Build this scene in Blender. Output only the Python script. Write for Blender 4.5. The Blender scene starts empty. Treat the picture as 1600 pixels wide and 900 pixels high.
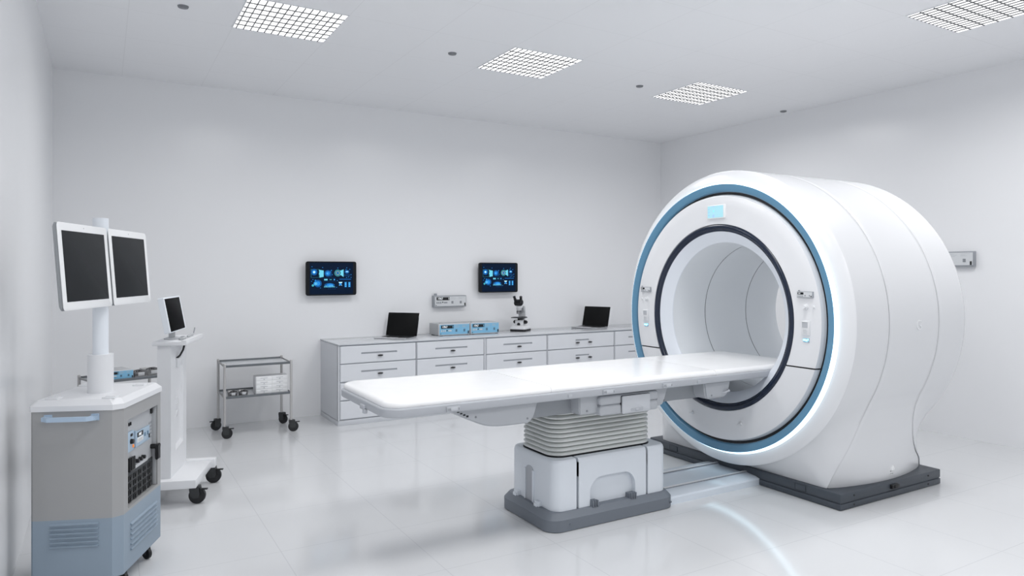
import bpy, bmesh, math, random
from mathutils import Vector, Matrix
random.seed(4)
PI = math.pi
scene = bpy.context.scene
COL = scene.collection

# ------------------------------------------------------------------ materials
def mat(name, col, rough=.5, metal=0.0, spec=.5, emit=None, estr=0.0, coat=0.0, noise=0.0, nscale=60.0):
    m = bpy.data.materials.new(name); m.use_nodes = True
    nt = m.node_tree; b = nt.nodes['Principled BSDF']
    b.inputs['Base Color'].default_value = (*col, 1)
    b.inputs['Roughness'].default_value = rough
    b.inputs['Metallic'].default_value = metal
    b.inputs['Specular IOR Level'].default_value = spec
    b.inputs['Coat Weight'].default_value = coat
    b.inputs['Coat Roughness'].default_value = .08
    if emit:
        b.inputs['Emission Color'].default_value = (*emit, 1)
        b.inputs['Emission Strength'].default_value = estr
    if noise:
        n = nt.nodes.new('ShaderNodeTexNoise'); n.inputs['Scale'].default_value = nscale
        tc = nt.nodes.new('ShaderNodeTexCoord'); nt.links.new(tc.outputs['Object'], n.inputs['Vector'])
        mr = nt.nodes.new('ShaderNodeMapRange')
        mr.inputs['To Min'].default_value = max(.02, rough-noise); mr.inputs['To Max'].default_value = rough+noise
        nt.links.new(n.outputs['Fac'], mr.inputs['Value']); nt.links.new(mr.outputs['Result'], b.inputs['Roughness'])
    return m

def tiled(name, col, line, rough, spec, ox, oy, pitch=.75, width=.004, coat=0.0):
    """square tiles with thin joints, in world metres"""
    m = mat(name, col, rough, spec=spec, coat=coat)
    nt = m.node_tree; L = nt.links; b = nt.nodes['Principled BSDF']
    g = nt.nodes.new('ShaderNodeNewGeometry'); s = nt.nodes.new('ShaderNodeSeparateXYZ')
    L.new(g.outputs['Position'], s.inputs[0])
    def M(op, a, v=None):
        n = nt.nodes.new('ShaderNodeMath'); n.operation = op
        for k, q in enumerate((a, v)):
            if q is None: continue
            if isinstance(q, (int, float)): n.inputs[k].default_value = q
            else: L.new(q, n.inputs[k])
        return n.outputs[0]
    ds = []
    for o, off in ((s.outputs['X'], ox), (s.outputs['Y'], oy)):
        f = M('FLOORED_MODULO', M('ADD', o, -off + pitch/2), pitch)
        ds.append(M('ABSOLUTE', M('SUBTRACT', f, pitch/2)))
    d = M('MINIMUM', ds[0], ds[1])
    k = M('LESS_THAN', d, width/2)
    mix = nt.nodes.new('ShaderNodeMix'); mix.data_type = 'RGBA'
    L.new(k, mix.inputs['Factor']); mix.inputs['A'].default_value = (*col, 1); mix.inputs['B'].default_value = (*line, 1)
    L.new(mix.outputs['Result'], b.inputs['Base Color'])
    return m

M = dict(
    wall=mat('painted wall', (.865, .872, .888), .26, spec=.6, noise=.004, nscale=3),
    ceil=tiled('ceiling panels', (.87, .876, .893), (.81, .815, .83), .6, .3, .168, .252, width=.006),
    floor=tiled('gloss floor tiles', (.665, .675, .69), (.585, .595, .615), .12, .58, .175, .69, width=.006),
    white=mat('white moulded plastic', (.765, .775, .795), .30, noise=.02, nscale=8),
    shell=mat('white gloss shell', (.715, .725, .745), .24, noise=.02, nscale=5),
    face=mat('white gloss face', (.80, .81, .83), .26, noise=.02, nscale=5),
    bore=mat('bore liner plastic', (.76, .79, .82), .38),
    lip=mat('pale bore rim', (.76, .80, .86), .3),
    mattress=mat('white vinyl mattress', (.93, .932, .938), .22, noise=.02, nscale=12),
    tray=mat('light grey tray', (.46, .48, .515), .42, noise=.03, nscale=30),
    pod=mat('light grey under cover', (.46, .48, .51), .45),
    podlite=mat('pale grey latch cover', (.52, .54, .575), .4),
    pod_dark=mat('grey carriage beam', (.33, .35, .375), .5),
    block=mat('pale blue grey cover', (.71, .75, .80), .40),
    blockin=mat('pale blue grey recess', (.70, .74, .79), .45),
    bellow=mat('grey rubber bellows', (.68, .70, .69), .5),
    plinth=mat('slate grey plinth', (.155, .175, .205), .5),
    base=mat('charcoal base', (.055, .066, .082), .45, noise=.05, nscale=40),
    baseline=mat('dark joint', (.02, .023, .03), .6),
    rail=mat('bluish aluminium rail', (.69, .745, .81), .2, spec=.6),
    blue=mat('steel blue ring', (.125, .29, .44), .3, spec=.4),
    black=mat('black rubber', (.010, .011, .013), .45),
    blackgloss=mat('black glass', (.006, .007, .009), .3, spec=.25),
    navy=mat('navy gloss ring', (.010, .018, .040), .22, spec=.45),
    led=mat('led light strip', (.9, .95, 1), .4, emit=(.60, .87, 1.0), estr=2.0),
    ledpoint=mat('blue status light', (.2, .7, 1), .4, emit=(.12, .62, 1.0), estr=6.0),
    lamp=mat('ceiling lamp diffuser', (1, 1, 1), .5, emit=(1.0, 1.0, 1.0), estr=1.7),
    louvre=mat('grey lamp louvre', (.10, .105, .11), .4, metal=.2),
    cyan=mat('pale cyan display', (.12, .25, .28), .3, spec=.1, emit=(.50, .84, .96), estr=.72),
    cyan2=mat('cyan icon', (.1, .5, .7), .3, emit=(.22, .78, .95), estr=.9),
    cyan3=mat('pale blue icon', (.12, .2, .3), .3, emit=(.45, .70, .95), estr=.72),
    cab=mat('pale grey cabinet', (.60, .62, .655), .38, noise=.03, nscale=20),
    drawer=mat('pale grey drawer front', (.70, .72, .755), .36, noise=.02, nscale=20),
    slot=mat('grey drawer slot', (.42, .44, .475), .5),
    top=mat('pale gloss worktop', (.62, .64, .67), .10),
    topedge=mat('grey worktop edge', (.30, .33, .37), .4),
    steel=mat('brushed steel', (.30, .30, .305), .38, metal=.9, noise=.08, nscale=90),
    tube=mat('matt steel tube', (.52, .51, .51), .42, metal=.35),
    shelf=mat('pale steel shelf', (.60, .62, .64), .25, metal=.3),
    shelfedge=mat('dark grey shelf edge', (.16, .175, .19), .4, metal=.4),
    darksteel=mat('dark steel instrument', (.10, .10, .105), .3, metal=.8),
    castor=mat('black castor', (.012, .013, .015), .5),
    castor2=mat('charcoal castor fork', (.035, .037, .040), .5),
    cartgrey=mat('grey cart housing', (.36, .362, .365), .5, noise=.05, nscale=300),
    cartblue=mat('blue grey cart housing', (.275, .345, .42), .5, noise=.05, nscale=300),
    handle=mat('light blue handle', (.42, .54, .68), .35),
    rackgrey=mat('grey rack panel', (.46, .475, .495), .4),
    rackblack=mat('black connector', (.012, .013, .014), .4),
    rackdark=mat('dark connector plate', (.05, .055, .06), .5),
    pole=mat('white enamel pole', (.80, .84, .89), .3),
    bezel=mat('white bezel', (.88, .89, .90), .3),
    bezelback=mat('grey monitor back', (.30, .315, .33), .35, metal=.4),
    screen=mat('unlit charcoal screen', (.024, .026, .029), .55, spec=.12),
    screenblack=mat('unlit black screen', (.002, .002, .0025), .5, spec=.03),
    lapscreen=mat('unlit laptop screen', (.0085, .009, .0095), .4, spec=.08),
    lapbody=mat('silver laptop', (.62, .63, .65), .25, metal=.7),
    key=mat('black keyboard', (.015, .016, .018), .4),
    devgrey=mat('grey instrument case', (.46, .475, .49), .4),
    devframe=mat('silver instrument frame', (.60, .61, .63), .35, metal=.2),
    devblue=mat('sky blue panel', (.22, .50, .72), .4),
    devpale=mat('pale blue panel', (.40, .52, .64), .4),
    devwhite=mat('pale panel', (.66, .68, .70), .4),
    wallframe=mat('slate frame', (.33, .35, .38), .4),
    button=mat('pale button', (.66, .68, .70), .4),
    buttongrey=mat('grey button', (.30, .32, .35), .4),
    socket=mat('blue grey socket', (.10, .19, .28), .5),
    socketgrey=mat('grey socket', (.25, .265, .29), .5),
    fine=mat('faint grey print', (.50, .52, .55), .5),
    digit=mat('white digits', (.85, .87, .88), .4, emit=(.9, .95, 1), estr=.5),
    dimblue=mat('navy screen', (.003, .008, .02), .4, spec=.08, emit=(.0008, .0045, .016), estr=1.0),
    orange=mat('orange button', (.8, .22, .03), .4, emit=(1, .3, .05), estr=.4),
    spotm=mat('grey ceiling disc', (.22, .23, .245), .5),
    icon1=mat('screen icon cyan', (.1, .4, .5), .4, spec=.05, emit=(.14, .52, .66), estr=.72),
    icon2=mat('screen icon blue', (.02, .2, .5), .4, spec=.05, emit=(.012, .17, .52), estr=.72),
    icon3=mat('screen icon deep blue', (.01, .08, .25), .4, spec=.05, emit=(.004, .055, .19), estr=.72),
    icon4=mat('screen icon white', (.5, .8, .9), .4, spec=.05, emit=(.45, .80, .95), estr=.9),
    icon5=mat('screen icon teal', (.05, .3, .35), .4, spec=.05, emit=(.05, .30, .34), estr=.8),
)

# ------------------------------------------------------------------ mesh helpers
def nb(): return bmesh.new()
def merge(bm, t):
    me = bpy.data.meshes.new('tmp'); t.to_mesh(me); t.free(); bm.from_mesh(me); bpy.data.meshes.remove(me); return bm
def bx(bm, x0, x1, y0, y1, z0, z1, bev=0.0, seg=2):
    t = nb()
    bmesh.ops.create_cube(t, size=1)
    for v in t.verts:
        v.co = ((x0+x1)/2 + v.co.x*(x1-x0), (y0+y1)/2 + v.co.y*(y1-y0), (z0+z1)/2 + v.co.z*(z1-z0))
    if bev: bmesh.ops.bevel(t, geom=list(t.edges), offset=bev, segments=seg, profile=.5, affect='EDGES')
    return merge(bm, t)
def frame_box(bm, fr, u0, u1, v0, v1, n0, n1, bev=0.0):
    """box in a face frame fr = (origin, right, up, normal)"""
    o, r, u, n = fr
    t = bx(nb(), u0, u1, v0, v1, n0, n1, bev)
    for v in t.verts: v.co = o + r*v.co.x + u*v.co.y + n*v.co.z
    bmesh.ops.recalc_face_normals(t, faces=list(t.faces))
    return merge(bm, t)
def cyl(bm, p0, p1, r0, r1=None, seg=24, cap=True):
    p0, p1 = Vector(p0), Vector(p1); r1 = r0 if r1 is None else r1
    d = p1-p0; t = nb()
    bmesh.ops.create_cone(t, cap_ends=cap, segments=seg, radius1=r0, radius2=r1, depth=d.length)
    q = Vector((0, 0, 1)).rotation_difference(d.normalized()).to_matrix().to_4x4()
    bmesh.ops.transform(t, matrix=Matrix.Translation((p0+p1)/2) @ q, verts=t.verts)
    return merge(bm, t)
def ball(bm, c, rx, ry=None, rz=None, seg=16):
    ry = rx if ry is None else ry; rz = rx if rz is None else rz
    t = nb(); bmesh.ops.create_uvsphere(t, u_segments=seg, v_segments=max(8, seg//2), radius=1)
    for v in t.verts: v.co = (c[0]+v.co.x*rx, c[1]+v.co.y*ry, c[2]+v.co.z*rz)
    return merge(bm, t)
def loft(bm, loops, cap0=True, cap1=True, closed=True):
    t = nb(); R = []
    for lp in loops: R.append([t.verts.new(p) for p in lp])
    n = len(R[0])
    for a, b in zip(R, R[1:]):
        for i in range(n if closed else n-1):
            j = (i+1) % n
            try: t.faces.new((a[i], a[j], b[j], b[i]))
            except ValueError: pass
    if cap0 and closed: t.faces.new(list(reversed(R[0])))
    if cap1 and closed: t.faces.new(R[-1])
    bmesh.ops.recalc_face_normals(t, faces=list(t.faces))
    return merge(bm, t)
def rrect(x0, x1, y0, y1, r, z, seg=8):
    pts = []
    for cx, cy, a0 in ((x1-r, y1-r, 0), (x0+r, y1-r, 90), (x0+r, y0+r, 180), (x1-r, y0+r, 270)):
        for k in range(seg+1):
            a = math.radians(a0 + 90*k/seg); pts.append((cx + r*math.cos(a), cy + r*math.sin(a), z))
    return pts
def rprism(bm, x0, x1, y0, y1, r, stack, seg=8):
    """rounded-corner prism; stack = [(z, inset)]"""
    loft(bm, [rrect(x0+i, x1-i, y0+i, y1-i, max(.002, r-i), z, seg) for z, i in stack]); return bm
def sweep(bm, path, r, seg=10, cap=True):
    path = [Vector(p) for p in path]; loops = []
    up = Vector((.13, .21, 1)).normalized()
    for i, p in enumerate(path):
        d = (path[min(i+1, len(path)-1)] - path[max(i-1, 0)]).normalized()
        a = d.cross(up).normalized(); b = d.cross(a).normalized()
        rr = r[i] if isinstance(r, (list, tuple)) else r
        loops.append([p + (a*math.cos(2*PI*k/seg) + b*math.sin(2*PI*k/seg))*rr for k in range(seg)])
    return loft(bm, loops, cap, cap)
def lathe_x(bm, prof, yc, zc, seg=160, flip=False):
    """surface of revolution about the axis through (yc, zc) along X; prof = [(x, r)]"""
    t = nb(); R = []
    for x, r in prof:
        R.append([t.verts.new((x, yc - r*math.sin(2*PI*k/seg), zc - r*math.cos(2*PI*k/seg))) for k in range(seg)])
    for a, b in zip(R, R[1:]):
        for k in range(seg):
            j = (k+1) % seg
            f = (a[k], b[k], b[j], a[j])
            t.faces.new(f[::-1] if flip else f)
    return merge(bm, t)

def thing(name, label, cat, loc=(0, 0, 0), rotz=0.0, group=None):
    o = bpy.data.objects.new(name, None); COL.objects.link(o)
    o.empty_display_size = .1
    o.location = loc; o.rotation_euler = (0, 0, rotz)
    o['label'] = label; o['category'] = cat
    if group: o['group'] = group
    return o
def obj(name, bm, m, parent=None, w=False, smooth=38, label=None, root=None):
    """links bm as ONE mesh object. w=True: coordinates are world, root is the (unrotated) thing"""
    if w:
        rt = root or parent
        off = Vector(rt.location)
        for v in bm.verts: v.co -= off
    me = bpy.data.meshes.new(name); bm.to_mesh(me); bm.free()
    for mm in (m if isinstance(m, (list, tuple)) else [m]): me.materials.append(mm)
    me.polygons.foreach_set('use_smooth', [True]*len(me.polygons))
    me.set_sharp_from_angle(angle=math.radians(smooth)); me.update()
    o = bpy.data.objects.new(name, me); COL.objects.link(o)
    if parent: o.parent = parent
    if label: o['label'] = label
    return o
def tag(o, label, cat, group=None):
    o['label'] = label; o['category'] = cat
    if group: o['group'] = group
    return o
def struct(name, bm, m):
    o = obj(name, bm, m); o['kind'] = 'structure'; return o
def kids(o): return [c for c in bpy.data.objects if c.parent == o]
def dup(root, loc, rotz=None, label=None, group=None):
    def cp(o, par):
        c = o.copy(); COL.objects.link(c); c.parent = par
        for k in list(o.children): cp(k, c)
        return c
    r = root.copy(); COL.objects.link(r); r.location = loc
    if rotz is not None: r.rotation_euler = (0, 0, rotz)
    for k in list(root.children): cp(k, r)
    if label: r['label'] = label
    if group: r['group'] = group
    return r
def text_bm(body, size, depth=.0, shear=0.0):
    cu = bpy.data.curves.new('t', 'FONT'); cu.body = body; cu.size = size; cu.extrude = depth; cu.shear = shear
    cu.align_x = 'CENTER'; cu.align_y = 'CENTER'; cu.resolution_u = 4
    o = bpy.data.objects.new('t', cu); COL.objects.link(o)
    bpy.context.view_layer.update()
    dg = bpy.context.evaluated_depsgraph_get()
    me = bpy.data.meshes.new_from_object(o.evaluated_get(dg)); bm = nb(); bm.from_mesh(me)
    bpy.data.meshes.remove(me); bpy.data.objects.remove(o); bpy.data.curves.remove(cu)
    return bm
def place(bm, fr, u, v, n, sx=1, sy=1):
    o, r, up, nn = fr
    for q in bm.verts: q.co = o + r*(u+q.co.x*sx) + up*(v+q.co.y*sy) + nn*(n+q.co.z)
    return bm
V = Vector

# ------------------------------------------------------------------ room
XL, XR, YB, YF, H = -.43, 7.515, 8.432, -2.4, 3.72
struct('floor', bx(nb(), XL-.1, XR+.1, YF, YB+.1, -.1, 0), M['floor'])
struct('ceiling', bx(nb(), XL-.1, XR+.1, YF, YB+.1, H, H+.1), M['ceil'])
struct('wall_back', bx(nb(), XL-.1, XR+.1, YB, YB+.1, 0, H), M['wall'])
struct('wall_left', bx(nb(), XL-.1, XL, YF, YB, 0, H), M['wall'])
struct('wall_right', bx(nb(), XR, XR+.1, YF, YB, 0, H), M['wall'])

LAMP_W = 21.8
# ceiling lights: a square lamp set flush in the ceiling behind a louvre grid
def ceiling_light():
    t = thing('ceiling_light', '', 'light', (0, 0, H))
    s = .373
    obj('frame', rprism_frame(s+.004, s-.004, -.006, .0), M['white'], t)
    d = nb(); bx(d, -s+.004, s-.004, -s+.004, s-.004, -.0035, -.001)
    obj('diffuser', d, M['lamp'], t)
    g = nb()
    for k in range(1, 14): 
        x = -s + k*2*s/13.5 - .028
        bx(g, x-.0038, x+.0038, -s+.004, s-.004, -.0105, -.0035)
    for k in range(1, 7):
        y = -s + k*2*s/7
        bx(g, -s+.004, s-.004, y-.0038, y+.0038, -.0105, -.0035)
    obj('louvre', g, M['louvre'], t)
    ld = bpy.data.lights.new('lamp', 'AREA'); ld.shape = 'SQUARE'; ld.size = .72; ld.energy = LAMP_W; ld.color = (1.0, .992, .985)
    ld.spread = math.radians(164)           # a louvred fitting throws its light downwards
    lo = bpy.data.objects.new('lamp', ld); COL.objects.link(lo); lo.parent = t; lo.location = (0, 0, -.013)
    return t
def rprism_frame(a, b, z0, z1):
    bm = nb()
    bx(bm, -a, a, -a, -b, z0, z1); bx(bm, -a, a, b, a, z0, z1)
    bx(bm, -a, -b, -b, b, z0, z1); bx(bm, b, a, -b, b, z0, z1)
    return bm
L0 = ceiling_light()
NEAR = 'ceiling lamps over the middle and front of the room, behind the camera'
first = True
lights = {
    (0, 0): 'square grid ceiling light at upper left, cut by the top edge, nearest the left wall',
    (1, 0): 'middle one of the three square grid ceiling lights above the cabinets',
    (2, 0): 'farthest square grid ceiling light, above the scanner near the back corner',
    (2, 1): 'square grid ceiling light at the upper right corner, closest to the right wall and camera',
}
for j, y in enumerate((5.875, 2.865, -.145)):
    for i, x in enumerate((1.289, 3.551, 5.813)):
        lab = lights.get((i, j))
        gp = 'square grid ceiling lights'
        if lab is None:
            lab = 'square grid ceiling light outside the picture, over the camera side of the room'; gp = NEAR
        if first:
            L0.location = (x, y, H); L0['label'] = lab; L0['group'] = gp; first = False
        else:
            dup(L0, (x, y, H), None, lab, gp)

def ceiling_disc(x, y, lab):
    bm = nb(); cyl(bm, (0, 0, -.012), (0, 0, 0), .036, .040, 32)
    t = thing('ceiling_sensor', lab, 'sensor', (x, y, H), 0, 'round grey discs in the ceiling')
    obj('rim', bm, M['spotm'], t)
    b2 = nb(); cyl(b2, (0, 0, -.016), (0, 0, -.012), .024, .026, 24); obj('lens', b2, M['spotm'], t)
    return t
d0 = ceiling_disc(.523, 5.96, 'round grey ceiling sensor left of the left grid light, at the top edge')
dup(d0, (2.772, 5.96, H), None, 'round grey ceiling sensor just left of the middle grid light')
dup(d0, (5.009, 5.96, H), None, 'round grey ceiling sensor just left of the farthest grid light')
dup(d0, (7.345, 5.96, H), None, 'round grey ceiling sensor beside the right wall, right of the farthest light')

# ------------------------------------------------------------------ electronic unit faces ("1062")
def unit_face(parent, fr, W, Hh, face, frame, button, socket, lug=True, root=None, w=True, small=False):
    """front of a small electronic unit. fr origin = lower left of the front, frame face at n=0"""
    def P(name, bm, m, par=None, label=None): return obj(name, bm, m, par or parent, w=w, root=root, label=label)
    e = .03*W
    fp = nb(); frame_box(fp, fr, e, W-e*.6, e*.9, Hh-e*.9, -.002, .0035)
    P('front_panel', fp, face)
    dp = nb(); frame_box(dp, fr, W*.075, W*.47, Hh*.60, Hh*.88, .003, .007)
    P('display', dp, M['blackgloss'])
    D = kids(parent)
    disp = [c for c in parent.children if c.name.startswith('display')][-1]
    bz = nb(); frame_box(bz, fr, W*.435, W*.455, Hh*.64, Hh*.84, .006, .008); frame_box(bz, fr, W*.085, W*.435, Hh*.835, Hh*.85, .006, .008)
    P('bezel', bz, face, disp)
    win = nb(); frame_box(win, fr, W*.27, W*.425, Hh*.66, Hh*.82, .006, .0085)
    P('window', win, M['rackblack'], disp)
    tx = text_bm('1062', Hh*.25, .0006, .25)
    place(tx, fr, W*.175, Hh*.735, .0078)
    P('digits', tx, M['digit'], disp)
    for k in range(3):
        b = nb(); frame_box(b, fr, W*(.072+.055*k), W*(.102+.055*k), Hh*.31, Hh*.47, .003, .009, .001)
        P('button', b, button)
    b = nb(); frame_box(b, fr, W*.245, W*.275, Hh*.38, Hh*.47, .003, .008); P('button', b, M['rackblack'], label='small black square button')
    b = nb(); frame_box(b, fr, W*.30, W*.40, Hh*.34, Hh*.45, .003, .009, .001); P('button', b, button, label='wide button')
    for xx in (.56, .82):
        b = nb()
        for a in (0, 1):
            for c in (0, 1):
                frame_box(b, fr, W*(xx-.028+.030*a), W*(xx-.002+.030*a), Hh*(.29+.115*c), Hh*(.39+.115*c), .003, .006)
        P('socket', b, socket)
    b = nb(); frame_box(b, fr, W*.935, W*.965, Hh*.10, Hh*.34, .003, .011, .001); P('latch', b, M['black'])
    b = nb(); frame_box(b, fr, W*.05, W*.072, Hh*.12, Hh*.18, .003, .007); P('screw', b, M['black'])
    if not small:
        b = nb()
        for (u0, u1, v) in ((.51, .62, .82), (.51, .68, .74), (.51, .64, .66), (.75, .93, .82), (.75, .84, .74), (.75, .88, .68)):
            frame_box(b, fr, W*u0, W*u1, Hh*v, Hh*(v+.022), .003, .0042)
        P('printed_lines', b, M['fine'])

# ------------------------------------------------------------------ MRI scanner
YC, ZC, RO = 4.155, 1.327, 1.197
mri = thing('mri_scanner', 'large white ring-shaped scanner with blue ring on a charcoal floor base', 'scanner', (5.11, YC, 0))
def MP(name, bm, m, par=None, **k): return obj(name, bm, m, par or mri, w=True, root=mri, **k)
# base
BX0, BX1, BY0, BY1 = 4.473, 5.745, 3.139, 5.171
b = nb(); bx(b, BX0, BX1, BY0, BY1, 0.003, .046, .004); bx(b, BX0+.008, BX1-.008, BY0+.008, BY1-.008, .044, .054); bx(b, BX0, BX1, BY0, BY1, .052, .118, .008)
base = MP('base', b, M['base'])
for x, z in ((4.627, .091), (4.627, .025), (5.57, .091), (5.57, .025)):
    s = nb(); cyl(s, (x, BY0+.002, z), (x, BY0-.004, z), .007, seg=12); MP('screw', s, M['black'], base)
s = nb(); bx(s, 5.062, 5.145, BY0-.022, BY0+.002, .068, .100, .004); bx(s, 5.085, 5.145, BY0-.028, BY0-.02, .072, .098, .003); MP('latch', s, M['black'], base)
for y0, y1 in ((3.426, 3.523), (4.795, 4.893)):
    s = nb(); bx(s, BX0-.003, BX0+.002, y0, y1, .059, .107, .001); q = MP('cover_plate', s, M['base'], base)
    s = nb()
    for (a0, a1, c0, c1) in ((y0, y1, .059, .061), (y0, y1, .105, .107), (y0, y0+.002, .059, .107), (y1-.002, y1, .059, .107)): bx(s, BX0-.0045, BX0-.002, a0, a1, c0, c1)
    MP('outline', s, M['baseline'], q)

# housing outline curves, phi measured from straight down, towards the near side
SEAM1 = [(.75, 1.049, 4.77), (.66, 1.012, 4.757), (.58, .990, 4.727), (.50, .982, 4.684), (.42, .972, 4.635), (.35, .957, 4.594), (.30, .940, 4.570), (.22, .910, 4.545), (.118, .875, 4.522)]
SEAM2 = [(.75, 1.049, 5.40), (.66, 1.015, 5.400), (.58, .998, 5.402), (.53, .991, 5.405), (.43, .983, 5.418), (.35, .962, 5.465), (.27, .935, 5.54), (.20, .905, 5.636), (.118, .875, 5.69)]
def seam(S, up_x, foot_x, phi):
    p = abs(phi)
    pts = [(math.atan2(w, ZC-z), z, w, x) for z, w, x in S]
    if p >= pts[0][0]: return (up_x, RO*math.sin(p), ZC-RO*math.cos(p))
    if p <= pts[-1][0]:
        t = p/pts[-1][0]; w = (ZC-.118)*math.tan(p)
        return (foot_x + (pts[-1][3]-foot_x)*t, w, .118)
    for a, c in zip(pts, pts[1:]):
        if c[0] <= p <= a[0]:
            t = (p-c[0])/(a[0]-c[0])
            return (c[3]+(a[3]-c[3])*t, c[2]+(a[2]-c[2])*t, c[1]+(a[1]-c[1])*t)
PHI_F = math.atan2(.875, ZC-.118)
def curveB(p): return seam(SEAM1, 4.77, 4.500, p)
def curveC(p): return seam(SEAM2, 5.40, 5.70, p)
def curveA(p): return (4.392, RO*math.sin(abs(p)), ZC-RO*math.cos(p))
def curveD(p): return (5.75, RO*math.sin(abs(p)), ZC-RO*math.cos(p))
def bulge(z): 
    t = max(0, min(1, (.50-z)/.382)); return .098*t*t*(3-2*t)
def shrink(P, d, dx):
    """moves a point radially inward by d and along the axis by dx"""
    x, w, z = P; r = math.hypot(w, z-ZC); k = (r-d)/r
    return (x+dx, w*k, max(.119, ZC+(z-ZC)*k) if z < .125 else ZC+(z-ZC)*k)
def panel(fs, phis, closed):
    """fs: list of functions phi -> (x, w, z); mirrored on the sign of phi"""
    t = nb(); G = []
    for f in fs:
        row = []
        for p in phis:
            x, w, z = f(p); row.append(t.verts.new((x, YC - (w if p >= 0 else -w), z)))
        G.append(row)
    n = len(phis)
    for a, c in zip(G, G[1:]):
        for i in range(n if closed else n-1):
            j = (i+1) % n
            t.faces.new((a[i], c[i], c[j], a[j]))
    bmesh.ops.recalc_face_normals(t, faces=list(t.faces))
    return t
NS = 240
full = [(-PI + 2*PI*k/NS) for k in range(NS)]
def lerp3(P, Q, t, pw=1.0):
    u = t**pw
    return (P[0]+(Q[0]-P[0])*t, P[1]+(Q[1]-P[1])*u, P[2]+(Q[2]-P[2])*u)
fr_f = [(lambda p, t=t: lerp3(curveA(p), curveB(p), t, 1.35)) for t in [k/10 for k in range(10)]]
fr_f += [lambda p: shrink(curveB(p), .0, -.010), lambda p: shrink(curveB(p), .0045, -.0035), lambda p: shrink(curveB(p), .02, -.003)]
MP('front_shell', panel(fr_f, full, True), M['shell'], smooth=50)
def midf(s):
    def f(p):
        P, Q = curveB(p), curveC(p)
        x, w, z = lerp3(P, Q, s)
        return (x, w + bulge(z)*(1-(2*s-1)**2) if abs(p) < 1.2 else w, z)
    return f
mid_phi = [PHI_F + (2*PI-2*PHI_F)*k/NS for k in range(NS+1)]
mid_phi = [p if p <= PI else p-2*PI for p in mid_phi]
mf = [lambda p: shrink(curveB(p), .02, .003), lambda p: shrink(curveB(p), .0045, .0035), lambda p: shrink(curveB(p), 0, .010)]
mf += [midf(k/14) for k in range(1, 14)]
mf += [lambda p: shrink(curveC(p), 0, -.010), lambda p: shrink(curveC(p), .0045, -.0035), lambda p: shrink(curveC(p), .02, -.003)]
MP('middle_shell', panel(mf, mid_phi, False), M['shell'], smooth=50)
rf = [lambda p: shrink(curveC(p), .02, .003), lambda p: shrink(curveC(p), .0045, .0035), lambda p: shrink(curveC(p), 0, .010)]
rf += [(lambda p, t=t: lerp3(curveC(p), curveD(p), t, 1.2)) for t in [k/8 for k in range(1, 9)]]
MP('rear_shell', panel(rf, full, True), M['shell'], smooth=50)
b = nb(); lathe_x(b, [(5.75, RO), (5.772, RO-.008), (5.79, RO-.03), (5.80, RO-.08), (5.80, .72), (5.785, .65), (5.755, .612)], YC, ZC)
MP('back_plate', b, M['shell'])
b = nb(); lathe_x(b, [(4.345, 1.02), (4.340, 1.100), (4.346, 1.122), (4.359, 1.155), (4.374, 1.180), (4.383, 1.191), (4.388, 1.1955), (4.392, RO)], YC, ZC)
MP('front_rim', b, M['face'])
b = nb(); lathe_x(b, [(4.350, 1.020), (4.326, 1.024), (4.319, 1.028), (4.313, 1.040), (4.306, 1.076), (4.3055, 1.081), (4.308, 1.084)], YC, ZC)
MP('blue_ring', b, M['blue'])
b = nb(); lathe_x(b, [(4.307, 1.0835), (4.324, 1.0925), (4.342, 1.102)], YC, ZC)
MP('light_ring', b, M['led'])
b = nb(); lathe_x(b, [(4.312, .752), (4.313, .985), (4.348, .992), (4.350, 1.032)], YC, ZC)
MP('black_groove', b, M['black'])
# white face plate in an upper and a lower piece
def plate(z_cut, upper):
    prof = [(4.335, .757), (4.303, .7575), (4.300, .761), (4.300, .80), (4.300, .90), (4.300, .982), (4.3025, .9865), (4.345, .999)]
    n = 160; loops = []
    for x, r in prof:
        pc = math.acos(max(-1, min(1, (ZC-z_cut)/r)))
        a0, a1 = (pc, 2*PI-pc) if upper else (-pc, pc)
        loops.append([(x, YC - r*math.sin(a0+(a1-a0)*k/n), ZC - r*math.cos(a0+(a1-a0)*k/n)) for k in range(n+1)])
    return loft(nb(), loops, False, False, closed=False)
MP('upper_face_plate', plate(1.0145, True), M['face'])
MP('lower_face_plate', plate(1.0045, False), M['face'])
b = nb(); lathe_x(b, [(4.335, .7565), (4.306, .757), (4.298, .752), (4.293, .743), (4.292, .733), (4.295, .724), (4.303, .716), (4.307, .713), (4.308, .707), (4.312, .702), (4.325, .698)], YC, ZC)
MP('bore_ring', b, M['navy'])
b = nb(); lathe_x(b, [(4.318, .702), (4.330, .686), (4.352, .655), (4.372, .630), (4.388, .613), (4.398, .612)], YC, ZC)
MP('bore_lip', b, M['lip'])
for x0, x1 in ((4.396, 4.787), (4.793, 5.327), (5.333, 5.76)):
    b = nb(); lathe_x(b, [(x0, .612), ((x0+x1)/2, .612), (x1, .612)], YC, ZC); MP('bore_liner', b, M['bore'])
for x in (4.79, 5.33):
    b = nb(); lathe_x(b, [(x-.006, .616), (x+.006, .616)], YC, ZC); MP('bore_seam', b, M['black'])
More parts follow.
